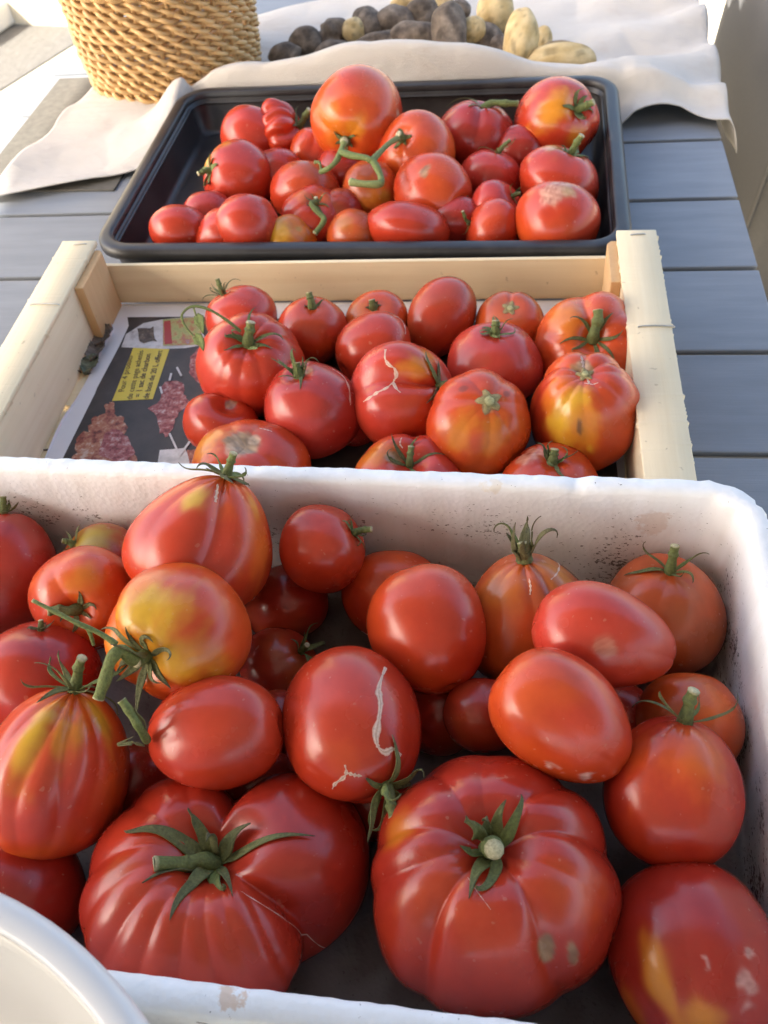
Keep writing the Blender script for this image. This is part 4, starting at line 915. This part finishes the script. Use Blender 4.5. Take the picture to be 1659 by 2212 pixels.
T('B', 'broad bright red ribbed tomato in the middle of the near row', (880, 500), 84, .66, None, (890, 440), -1, 0, .1, [(80, .06, 10), (105, .06, 10), (60, .05, 10), (130, .05, 10), (270, .03, 20)], 1, 'red', 'deep', .2, st=None, fix=True)
T('B', 'tomato with a thin angled green stalk facing up, left of centre', (676, 468), 64, .86, .04, (684, 436), 1, 0, .18, 4, .05, 'red', 'pink', .4, [(700, 430, 20, 'ora', .5), (650, 420, 18, 'gold', .35)], st=cal(.16, (0, .4, .9), 6, .34, (40, 20), .07, .08, .1),
  extra=[('stalk', [(684, 436, .95), (672, 440, 1.1), (686, 458, 1.15), (700, 476, 1.2), (680, 505, 1.2)], .07, .09)])
T('B', 'smooth red tomato above the pointed one on the tray\'s left', (536, 488), 66, .95, .04, (545, 400), -1, 0, .1, 0, 0, 'red', 'pink', .45, st=None)
T('B', 'small shadowed tomato wedged below the cleft yellowish one', (452, 466), 54, .9, None, (440, 400), -1, 0, .1, 0, 0, 'deep', 'pink', .4, st=None)
T('B', 'small plain tomato in the tray\'s near left corner', (390, 500), 61, .86, None, (395, 420), -1, 0, .1, 0, 0, 'red', 'pink', .5, st=None)
T('B', 'near row tomato with a pointed tip turned up to the right', (474, 510), 47, 1.12, .036, (400, 560), -1, .22, .02, 0, 0, 'red', 'pink', .4, st=None, lobes='tip', fix=True)
T('B', 'yellow shouldered tomato low in the near row', (628, 522), 56, .8, None, (640, 490), 1, 0, .12, 4, .05, 'gold', 'orange', .4, [(600, 505, 30, 'yel', .7), (645, 495, 10, 'green', .5)], st=None, fix=True)
T('B', 'brownish orange tomato in the near row left of the broad ribbed one', (765, 508), 57, .92, None, (790, 440), -1, 0, .1, 0, 0, 'brown', 'orange', .4, [(740, 480, 20, 'green', .3)], st=None, fix=True)
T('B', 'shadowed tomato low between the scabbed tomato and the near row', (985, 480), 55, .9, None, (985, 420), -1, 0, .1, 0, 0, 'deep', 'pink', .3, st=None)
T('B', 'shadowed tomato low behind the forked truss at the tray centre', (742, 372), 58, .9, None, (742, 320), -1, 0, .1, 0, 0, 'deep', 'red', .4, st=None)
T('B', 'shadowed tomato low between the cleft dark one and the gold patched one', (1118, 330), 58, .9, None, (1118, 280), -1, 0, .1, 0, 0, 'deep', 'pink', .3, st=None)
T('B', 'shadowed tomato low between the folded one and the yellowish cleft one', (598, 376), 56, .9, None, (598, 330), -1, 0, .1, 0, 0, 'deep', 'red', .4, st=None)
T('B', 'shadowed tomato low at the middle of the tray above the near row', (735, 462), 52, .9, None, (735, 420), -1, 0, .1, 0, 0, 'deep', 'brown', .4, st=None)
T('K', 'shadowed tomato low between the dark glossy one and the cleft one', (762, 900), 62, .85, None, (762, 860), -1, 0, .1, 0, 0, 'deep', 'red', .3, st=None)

BOX = {'F': dict(floor=0.0185, x=(FBX0 + .003, FBX1 - .004), y=(FBY0 + .003, FBY1 - .004)),
       'K': dict(floor=0.0112, x=(KX0 + .066 * H, 0.150 * H), y=(KYF + .006, 1.312 * H)),
       'B': dict(floor=0.0066, x=(TX0 + .012, TX1 - .006), y=(TY0 + .008, TY1 - .008))}
def settle():
    for s in SPEC:
        s['r'] *= 1.02 if s['box'] == 'F' else 1.08
        v = dirw(*s['c'])
        if s['z'] is None:
            d = (H - BOX[s['box']]['floor'] - 0.03) / -v[2]
            for _ in range(6):
                rw = s['r'] / FPX * d; d = (H - BOX[s['box']]['floor'] - rw * 0.93 * min(1, s['asp'] + .05)) / -v[2]
        else: d = (H - s['z']) / -v[2]
        s['d'] = s['d0'] = d + s['off']; s['v'] = v
    by = {}
    for s in SPEC: by.setdefault(s['box'], []).append(s)
    for bx, L in by.items():
        B = BOX[bx]; n = len(L)
        V = np.array([s['v'] for s in L]); k = np.array([s['r'] / FPX for s in L]); q = np.array([min(1.12, s['asp'] ** 0.5) * 0.87 for s in L])
        d = np.array([s['d'] for s in L]); d0 = d.copy(); wt = np.array([0.0 if s['fix'] else 1.0 for s in L]); soft = [s['label'].startswith('shadowed') for s in L]
        for it in range(400):
            d += 0.00035 * wt                              # gravity, along the line of sight
            C = CAM + d[:, None] * V; rr = k * d * q
            for i in range(n):
                for j in range(i + 1, n):
                    df = C[i] - C[j]; dist = np.linalg.norm(df); ov = rr[i] + rr[j] - dist
                    if ov > 0:
                        a, b = (i, j) if d[i] < d[j] else (j, i)
                        # derivative of distance with depth change
                        u = (C[a] - C[b]) / (dist + 1e-9)
                        g = max(0.25, -(u @ V[a])); h = max(0.25, (-u) @ V[b])
                        st = min(ov, 0.004)
                        if soft[a] != soft[b]:
                            d[a if soft[a] else b] += 0.5 * st; continue
                        d[a] -= 0.35 * st * wt[a]; d[b] += 0.35 * st * wt[b]
                        C[a] = CAM + d[a] * V[a]; C[b] = CAM + d[b] * V[b]
            # floor and far wall
            dmax = (H - B['floor']) / (-V[:, 2] + k * np.minimum(1, np.array([s['asp'] for s in L]) * .94))
            dmy = B['y'][1] / (V[:, 1] + k * 0.92)
            d = np.minimum(d, np.minimum(dmax, np.maximum(dmy, d0 - .03)))
            d = np.maximum(d, np.minimum(B['y'][0] / np.maximum(V[:, 1] - k * 0.80, 0.05), d0 + .03) * wt)
            d = np.clip(d, d0 - 0.05, d0 + 0.035)
        for s, x in zip(L, d): s['d'] = float(x)
settle()

def tomato(s):
    px, py = s['c']; d = s['d']; ctr = at_depth(px, py, d); r = s['r'] / FPX * d
    sd = s['seed']; rs = np.random.RandomState(sd)
    # axes
    asp = s['asp']
    sx, sy = (s['stem'][0] - px) / (s['r'] * asp), -(s['stem'][1] - py) / (s['r'] * asp)
    m = math.hypot(sx, sy)
    if m > 0.985: sx, sy, m = sx / m * .985, sy / m * .985, .985
    # perspective: camera axis at this pixel is not the view axis; good enough with a tilt to the ray
    zc = math.sqrt(1 - m * m) * s['face']
    ray = np.array([(px - CX) / FPX, -(py - CY) / FPX, -1.0]); ray /= np.linalg.norm(ray)
    tz = -ray; tx = np.cross([0, 1, 0], tz); tx /= np.linalg.norm(tx); ty = np.cross(tz, tx)
    ax = R @ (tx * sx + ty * sy + tz * zc); ax /= np.linalg.norm(ax)
    xr = R @ tx; xr = xr - ax * (xr @ ax)
    xr /= np.linalg.norm(xr); yr = np.cross(ax, xr)
    Q = np.stack([xr, yr, ax], 1)             # local -> world
    big = s['r']
    nu = int(np.clip(big * 1.1, 72, 250)); nv = int(np.clip(big * .8, 48, 170))
    u = np.linspace(0, 2 * math.pi, nu, endpoint=False)[:, None]; v = np.linspace(0, math.pi, nv)[None, :]
    v = np.broadcast_to(v, (nu, nv)); u = np.broadcast_to(u, (nu, nv))
    sv, cv = np.sin(v), np.cos(v)
    rho = sv ** 0.92 * (1 - s['pear'] * cv - 0.10 * abs(s['pear'])); zz = asp * cv
    if s['lobes'] == 'fold':
        rho = rho * (1 + 0.13 * np.sin(cv * 15)) * (1.05 - .25 * cv)
    if s['lobes'] == 'tip':
        zz = zz - 0.45 * np.exp(-((math.pi - v) / .35) ** 2)
    # stalk hollow
    dim = s['dim']
    zz = zz - dim * np.exp(-(rho / 0.30) ** 2) * (cv > 0)
    zz = zz + 0.06 * asp * np.exp(-(rho / 0.16) ** 2) * (cv < 0)
    # ribs
    ribs = s['ribs']
    if isinstance(ribs, int):
        ribs = [(360 * (k + .5 * rs.rand()) / max(1, ribs) + rs.rand() * 40, s['ribd'] * (.6 + .8 * rs.rand()), 16) for k in range(ribs)]
    val = np.zeros_like(u)
    for (a, dp, w) in ribs:
        wob = math.radians(4) * np.sin(v * 3 + a)
        du = np.angle(np.exp(1j * (u - math.radians(a) - wob)))
        ww = math.radians(w) * (1 + .5 * (v / math.pi))
        val = val + dp * np.exp(-(np.abs(du) / ww) ** 1.35)
    g = np.clip(v / 0.35, 0, 1) ** .7 * np.clip((s['ribend'] - v) / 1.5, 0, 1) ** .8
    val = val * g
    sc_ = 1 - val
    if isinstance(s['lobes'], (list, tuple)):
        for (a, amp, w) in s['lobes']:
            du = np.angle(np.exp(1j * (u - math.radians(a)))); sc_ = sc_ * (1 + amp * np.exp(-(du / math.radians(w)) ** 2) * np.clip(sv, 0, 1))
            zz = zz * (1 + amp * .9 * np.exp(-(du / math.radians(w)) ** 2) * np.clip(sv, 0, 1))
    D = np.stack([sv * np.cos(u), sv * np.sin(u), cv], -1)
    lump = 1 + s['lump'] * 1.3 * noise3(D, sd + 100, 2.1, 2)
    rh = rho * sc_ * lump
    zz = zz * (1 - 0.55 * val) * (1 + .5 * (lump - 1))
    Pl = np.stack([rh * np.cos(u) * s['ex'], rh * np.sin(u), zz], -1) * r
    # colour
    base, mc = C_[s['base']], C_[s['mixc']]
    n1 = noise3(D, sd + 5, 2.6, 3); n2 = noise3(D, sd + 9, 7, 2)
    tmix = np.clip(s['mixa'] * (0.45 + 1.1 * n1 + .25 * n2 + .45 * np.clip(cv, 0, 1)), 0, 1)[..., None]
    col = base * (1 - tmix) + mc * tmix
    # faint lengthwise streaks
    stq = np.sin(u * 17 + 3 * np.sin(u * 3 + sd) + sd) * np.sin(u * 29 + sd)
    col = col * (1 + 0.05 * (stq * sv * np.clip(1.2 - v, 0, 1))[..., None])
    Pw = Pl @ Q.T + ctr
    # outward view test and pixel position of each vertex
    Cc = (Pw - CAM) @ R; pxx = CX + FPX * Cc[..., 0] / -Cc[..., 2]; pyy = CY - FPX * Cc[..., 1] / -Cc[..., 2]
    # object is an own mesh with its origin at the fruit's centre
    me = grid_mesh('tomato', np.concatenate([Pl], 0), closed_u=True)
    # grid u closed: face orientation outwards
    me.flip_normals()
    tri = None
    bv = BVHTree.FromPolygons([tuple(p) for p in Pl.reshape(-1, 3).tolist()], [tuple(p.vertices) for p in me.polygons])
    Qi = Q.T
    def hit(x, y):
        o = Qi @ (CAM - ctr); dr = Qi @ (dirw(x, y) / np.linalg.norm(dirw(x, y)))
        h = bv.ray_cast(Vector(o), Vector(dr))
        if h[0] is None:
            h2 = bv.find_nearest(Vector(o + dr * np.linalg.norm(o)))
            return np.array(h2[0]), np.array(h2[1])
        return np.array(h[0]), np.array(h[1])
    for p in s['pat']:
        hp, hn = hit(p[0], p[1]); el = p[5] if len(p) > 5 else 1.0
        rad = p[2] / FPX * d
        df = Pl - hp
        mer = np.array([0, 0, 1.0]) - hn * hn[2]; mer /= (np.linalg.norm(mer) + 1e-6)
        al = df @ mer; ac2 = (df ** 2).sum(-1) - al ** 2
        q = np.sqrt(np.maximum(ac2, 0) + (al / el) ** 2) / rad
        q = q * (1 + 0.28 * noise3(Pl / r, sd + int(p[0]), 6.5, 2) + .16 * noise3(Pl / r * [3, 3, 1], sd + int(p[1]), 9, 2))
        edge = .28 if p[3] in ('cork', 'white', 'dark', 'pale') else .8
        wgt = p[4] / (1 + np.exp((q - .85) / (0.22 * edge)))
        c = C_[p[3]]
        if p[3] in ('cork', 'white', 'pale'):
            c = c * (1 + .35 * noise3(Pl / r, sd + 77, 40, 2))[..., None]
        if p[3] == 'white': wgt = wgt * np.clip(.5 + 1.2 * noise3(Pl / r, sd + 78, 22, 2), 0, 1)
        col = col * (1 - wgt[..., None]) + c * wgt[..., None]
    setcol(me, np.clip(col, 0, 1).reshape(-1, 3))
    o = link('tomato', me, MT)
    Mw = Matrix([list(Q[i]) + [ctr[i]] for i in range(3)] + [[0, 0, 0, 1]])
    o.matrix_world = Mw
    setp(o, s['label'], 'tomato', {'F': 'large tomatoes in the foam box', 'K': 'tomatoes in the wooden crate', 'B': 'tomatoes in the black tray'}[s['box']])
    def child(name, me_, mat, par=None):
        c = link(name, me_, mat, par or o); return c
    # healed cracks
    for (pp, wpx) in s['cr']:
        pts = [hit(*p) for p in pp]
        pos = smooth_path([p[0] for p in pts], max(14, 6 * len(pts)))
        fixed = []; nr = []
        for p in pos:
            h = bv.find_nearest(Vector(p)); fixed.append(np.array(h[0])); nr.append(np.array(h[1]))
        fixed = np.array(fixed); nr = np.array(nr); n = len(fixed)
        Tn = np.gradient(fixed, axis=0); Tn /= np.linalg.norm(Tn, axis=1)[:, None] + 1e-9
        S = np.cross(nr, Tn); w = wpx / FPX * d * .5
        P = np.zeros((n, 5, 3)); Cl = np.zeros((n, 5, 3))
        for i in range(n):
            t = i / (n - 1); wi = w * (0.35 + .65 * math.sin(math.pi * min(.97, max(.03, t))) ** .5) * (.75 + .5 * rs.rand() + .45 * math.sin(t * 23 + sd))
            for j, qq in enumerate((-1, -.45, 0, .45, 1)):
                hgt = (0.00004, .00018, .00008, .00018, .00004)[j] * min(1.2, wpx / 5)
                P[i, j] = fixed[i] + S[i] * wi * qq + nr[i] * hgt
                Cl[i, j] = ((.55, .24, .16), (.70, .54, .43), (.50, .30, .21), (.70, .54, .43), (.55, .24, .16))[j]
        child('healed_crack', grid_mesh('healed_crack', P, col=Cl), MCRACK)
    gcol = np.array((.105, .130, .036)); gpal = np.array((.20, .22, .07)); dryc = np.array((.13, .095, .05)); darkc = np.array((.045, .04, .025))
    def outside(p, gap):
        dr = p / (np.linalg.norm(p) + 1e-9)
        h = bv.ray_cast(Vector(dr * r * 4), Vector(-dr))
        if h[0] is None: return p
        L = h[0].length + gap
        return dr * L if np.linalg.norm(p) < L else p
    top = np.array([0, 0, zz[:, 0].mean() * r])
    def ribbon(name, pts, w, par, c0, c1, fold=.35, gap=0.0):
        n = len(pts); Tn = np.gradient(pts, axis=0); Tn /= np.linalg.norm(Tn, axis=1)[:, None] + 1e-9
        S = np.cross(Tn, pts - top * .3 + 1e-6); S /= np.linalg.norm(S, axis=1)[:, None] + 1e-9
        Nn = np.cross(S, Tn); P = np.zeros((n, 5, 3)); Cl = np.zeros((n, 5, 3))
        tw = rs.normal() * .5
        for i in range(n):
            t = i / (n - 1); wi = w * ((.55 + 2.2 * t) if t < .25 else 1.1 * (1 - ((t - .25) / .75) ** 1.15) ** .85 + .04)
            a = tw * t
            Si = S[i] * math.cos(a) + Nn[i] * math.sin(a); Ni = Nn[i] * math.cos(a) - S[i] * math.sin(a)
            for j, qq in enumerate((-1, -.5, 0, .5, 1)):
                P[i, j] = pts[i] + Si * wi * qq * .5 - Ni * wi * fold * (1 - abs(qq)) * .5
                Cl[i, j] = (c0 * (1 - t ** 2) + c1 * t ** 2) * (1.15 if qq == 0 else 1.0) * (1 + .08 * rs.normal())
        c = child(name, grid_mesh(name, P, col=np.clip(Cl, 0, 1)), MGREEN, par)
        md = c.modifiers.new('thickness', 'SOLIDIFY'); md.thickness = max(0.0003, w * .10)
        return c
    st = s['st']
    if st and st['kind'] == 'scar':
        k = 24; S_ = st['s'] * r; P = np.zeros((5, k, 3)); Cl = np.zeros((5, k, 3))
        ring = [0.0, .35, .5, .8, 1.0]
        for i, f in enumerate(ring):
            for j in range(k):
                a = 2 * math.pi * j / k; rr_ = S_ * f * (1 + (.30 * math.cos(5 * a + sd) if f > .7 else 0) + .06 * rs.normal())
                p = np.array([rr_ * math.cos(a), rr_ * math.sin(a), top[2] + .02 * r])
                h = bv.ray_cast(Vector((p[0], p[1], 4 * r)), Vector((0, 0, -1)))
                zb = h[0].z if h[0] is not None else top[2]
                P[i, j] = (p[0], p[1], zb + (.05, .06, .02, .025, .004)[i] * r)
                Cl[i, j] = ((.36, .34, .16), (.42, .40, .20), (.20, .17, .07), (.34, .27, .12), (.25, .12, .05))[i]
        child('stalk_scar', grid_mesh('stalk_scar', P, closed_v=True, col=Cl), MCRACK).data.flip_normals()
    elif st:
        dl = Qi @ (R @ np.array(st['d'], float)); dl /= np.linalg.norm(dl)
        L = st['L'] * r; th = st['th'] * r
        base_p = top + np.array([0, 0, -.02 * r])
        p1 = top + np.array([0, 0, .10 * r]) + dl * L * .25; p2 = top + np.array([0, 0, .09 * r]) + dl * L * .72; p3 = top + np.array([0, 0, .09 * r]) + dl * (L + .04 * r)
        if L > .3 * r: p2 = p2 + np.cross(dl, [.3, .2, .9]) * L * .06
        path = smooth_path([base_p, p1, p2, p3], 21)
        path = np.array([outside(p, th * .8) if i > 5 else p for i, p in enumerate(path)])
        n = len(path); t = np.linspace(0, 1, n)
        rad = th * (1.25 - .45 * np.clip(t * 2.2, 0, 1) + .28 * np.exp(-((t - .62) / .07) ** 2) + .10 * np.clip((t - .9) / .1, 0, 1))
        gc = gcol * (1 - .3 * st['dry']) + dryc * .3 * st['dry']
        Cl = np.array([gc * (1 - .35 * x) + gpal * .35 * x for x in t]); Cl[-1] = (.42, .38, .22)
        stalk = child('stalk', tube('stalk', path, rad, 10, col=Cl), MGREEN)
        ci = link('cut_end', tube('cut_end', np.array([path[-1], path[-1] + dl * th * .10]), [rad[-1] * .86, rad[-1] * .80], 10, col=np.array([(.40, .36, .20), (.48, .44, .27)])), MGREEN, stalk)
        ns = st['n']; e0, e1 = st['e']
        for k in range(ns):
            a = 2 * math.pi * (k + .35 * rs.normal() * .6) / ns + sd
            ls = st['sl'] * r * (.75 + .85 * rs.rand()); m_ = 18
            p = top + np.array([math.cos(a), math.sin(a), 0]) * th * .8 + np.array([0, 0, .02 * r]); pts = [p.copy()]
            ca = a; da = rs.normal() * 1.1; curl = rs.normal() * 5.0; wv = rs.normal() * .25
            ee0 = math.radians(e0 + rs.normal() * 12); ee1 = math.radians(e1 + rs.normal() * 45)
            for i in range(m_ - 1):
                tt = (i + 1) / (m_ - 1); e = ee0 + (ee1 - ee0) * tt + curl * max(0, tt - .55) ** 1.5; ca = a + da * tt * tt + wv * math.sin(tt * 5.0)
                p = p + np.array([math.cos(ca) * math.cos(e), math.sin(ca) * math.cos(e), math.sin(e)]) * ls / (m_ - 1)
                p = outside(p, .012 * r + .02 * r * tt); pts.append(p.copy())
            dry = min(1.0, st['dry'] * 1.3 + .1) * (rs.rand() < .75)
            c0 = gcol * (.85 + .5 * rs.rand()) + gpal * .15; c0 = c0 * (1 - .6 * dry) + dryc * .6 * dry
            ribbon('sepal', np.array(pts), st['w'] * r * (.55 + .45 * rs.rand()), stalk, c0, darkc * (1 - .5 * rs.rand()) + c0 * .35)
    for (kind, pp, w0, w1) in s['extra']:
        pts = smooth_path([Qi @ (at_depth(x, y, d - k * r) - ctr) for x, y, k in pp], 8 * len(pp))
        if kind == 'stalk':
            n = len(pts); t = np.linspace(0, 1, n)
            rad = r * (w0 * (1 - t) + w1 * t) * (1 + .08 * np.sin(t * 19)); Cl = np.array([gcol * 1.1 * (1 - .3 * x) + gpal * .3 * x for x in t]); Cl[-1] = (.40, .38, .22)
            child('stalk', tube('stalk', pts, rad, 9, col=Cl), MGREEN)
        else:
            c0 = gcol * 1.2 if kind == 'leaf' else (gcol * .6 + dryc * .7)
            ribbon('leaf' if kind == 'leaf' else 'sepal', pts, w0 * r, None, c0, c0 * .8)
    return o
for s in SPEC: tomato(s)

# green truss lying over the tray tomatoes
def truss():
    def path(pp, n=30): return smooth_path([at_z(x, y, z) for x, y, z in pp], n)
    t = empty('tomato_truss', at_z(790, 345, .08))
    setp(t, 'forked green vine truss lying across the tomatoes in the black tray', 'truss')
    inv = np.array(t.location)
    g0, g1 = np.array((.13, .17, .05)), np.array((.20, .22, .08))
    for k, (pp, a, b) in enumerate((([(692, 372, .068), (712, 362, .074), (728, 345, .078), (738, 322, .082), (744, 306, .086)], .0022, .0030),
                     ([(736, 328, .082), (760, 336, .082), (790, 341, .082), (803, 346, .080), (818, 332, .079), (838, 312, .078), (862, 297, .077)], .0031, .0026),
                     ([(804, 346, .080), (814, 362, .077), (822, 380, .073), (822, 396, .070), (800, 398, .070), (775, 396, .070), (758, 393, .069)], .0030, .0034),
                     ([(694, 368, .068), (690, 352, .072), (680, 350, .072)], .0010, .0016))):
        p = path(pp) - inv; n = len(p); q = np.linspace(0, 1, n)
        Cl = np.array([g0 * (1 - x) + g1 * x for x in q]); Cl[-1] = (.4, .38, .2)
        link('branch', tube('branch', p, (a * (1 - q) + b * q) * (1 + .10 * np.sin(q * 14)), 9, col=Cl), MGREEN, t)
truss()

# ------------------------------------------------------------------ potatoes
POT = [  # px, py, rx, ry, angle, dark?, label
 (616, 117, 26, 19, 10, 1, 'small dark potato at the far left end of the heap'),
 (659, 94, 27, 25, 0, 1, 'round dark potato second from the left end of the heap'),
 (718, 78, 27, 25, 60, 2, 'knobbly dark potato with a forked top, left part of the heap'),
 (722, 113, 34, 18, 5, 1, 'flat dark potato lying under the knobbly forked one'),
 (796, 58, 27, 31, 0, 1, 'upright oval dark potato left of the heap\'s middle'),
 (857, 48, 34, 27, 0, 1, 'broad dark potato at the top middle of the heap'),
 (911, 36, 30, 27, 20, 1, 'dusty dark potato in front of the far yellow one'),
 (821, 98, 44, 22, 8, 1, 'long dark potato lying low in the heap\'s left middle'),
 (900, 88, 42, 30, 0, 1, 'big dark potato low in the middle of the heap'),
 (971, 66, 34, 58, 8, 1, 'tallest dark potato standing upright in the heap'),
 (993, 20, 18, 17, 0, 1, 'dark potato tip behind the tallest upright one'),
 (1043, 94, 40, 31, -25, 1, 'dark potato leaning right of the tallest upright one'),
 (1078, 110, 19, 24, 0, 1, 'small dark potato beside the big upright yellow one'),
 (900, 12, 44, 20, 5, 0, 'long yellow potato at the very back of the heap'),
 (958, 12, 18, 14, 0, 0, 'small yellow potato at the back right of the long one'),
 (762, 65, 20, 19, 0, 0, 'small yellow potato peeping out between dark ones on the left'),
 (1022, 64, 22, 20, 30, 0, 'yellow potato peeping between two dark ones right of the tallest'),
 (1070, 24, 30, 36, -15, 0, 'yellow potato standing at the back right of the heap'),
 (1070, 60, 26, 22, 0, 3, 'brown dirty potato under the back right yellow one'),
 (1125, 84, 33, 58, -6, 0, 'large upright yellow potato at the right of the heap'),
 (1170, 92, 17, 27, -15, 0, 'knobbly narrow yellow potato behind the large upright one'),
 (1208, 108, 30, 15, 5, 3, 'brownish yellow potato behind the rightmost one'),
 (1203, 134, 62, 27, 6, 0, 'large yellow potato lying at the right end of the heap'),
 (883, 106, 30, 12, -6, 0, 'thin slice of yellow potato showing above the sheet fold'),
 (1057, 125, 30, 14, -8, 4, 'greenish yellow potato low at the right of the heap'),
 (1110, 140, 28, 14, -8, 0, 'small yellow potato in front of the large upright one'),
]
def potatoes():
    n = len(POT); V = np.array([dirw(p[0], p[1]) for p in POT]); k = np.array([math.sqrt(p[2] * p[3]) / FPX for p in POT])
    z0 = np.array([0.03 + (0.012 if p[1] < 70 else 0) for p in POT]); z0[[9, 19]] += .008; z0[[18, 21]] -= .015
    d = (H - z0) / -V[:, 2]; d0 = d.copy()
    for it in range(250):
        d += 0.0002
        C = CAM + d[:, None] * V; rr = k * d * .92
        for i in range(n):
            for j in range(i + 1, n):
                ov = rr[i] + rr[j] - np.linalg.norm(C[i] - C[j])
                if ov > 0:
                    a, b = (i, j) if d[i] < d[j] else (j, i)
                    d[a] -= .3 * min(ov, .003); d[b] += .3 * min(ov, .003)
        dmax = (H - 0.006) / (-V[:, 2] + k * .8); d = np.minimum(np.clip(d, d0 - .10, d0 + .08), dmax)
    for i, (px, py, rx, ry, ang, kind, lab) in enumerate(POT):
        ctr = at_depth(px, py, d[i]); s = d[i] / FPX * (1.16 if i in (9, 19) else 1.34)
        nu, nv = 40, 28
        u = np.linspace(0, 2 * math.pi, nu, endpoint=False)[:, None] + np.zeros((1, nv)); v = np.linspace(0, math.pi, nv)[None] + np.zeros((nu, 1))
        D = np.stack([np.sin(v) * np.cos(u), np.cos(v), np.sin(v) * np.sin(u)], -1)
        lm = 1 + (.26 if kind == 2 else .10 if kind == 1 else .06) * noise3(D, i + 300, 3.2 if kind != 2 else 4.5, 2)
        third = min(rx, ry) * .95
        P = D * lm[..., None] * [rx * s, ry * s, third * s]
        a = math.radians(ang); Rz = np.array([[math.cos(a), -math.sin(a), 0], [math.sin(a), math.cos(a), 0], [0, 0, 1]])
        P = P @ Rz.T @ R.T
        nn = noise3(D, i + 400, 7, 3)[..., None]
        c0, c1 = {0: ((.52, .36, .15), (.66, .50, .26)), 1: ((.11, .082, .060), (.23, .178, .132)), 2: ((.10, .074, .055), (.20, .155, .115)), 3: ((.22, .14, .07), (.36, .25, .12)), 4: ((.26, .22, .09), (.42, .34, .16))}[kind]
        t = np.clip(.5 + .6 * nn, 0, 1); col = np.array(c0) * (1 - t) + np.array(c1) * t
        eyes = noise3(D, i + 500, 11, 1)[..., None]; col = np.where(eyes > .75, col * .7, col)
        me = grid_mesh('potato', P, closed_u=True, col=col); 
        o = link('potato', me, MPOT if kind in (1, 2) else MPOTY); o.location = ctr
        setp(o, lab, 'potato', 'yellow potatoes in the heap' if kind in (0, 3, 4) else 'dark skinned potatoes in the heap')
potatoes()
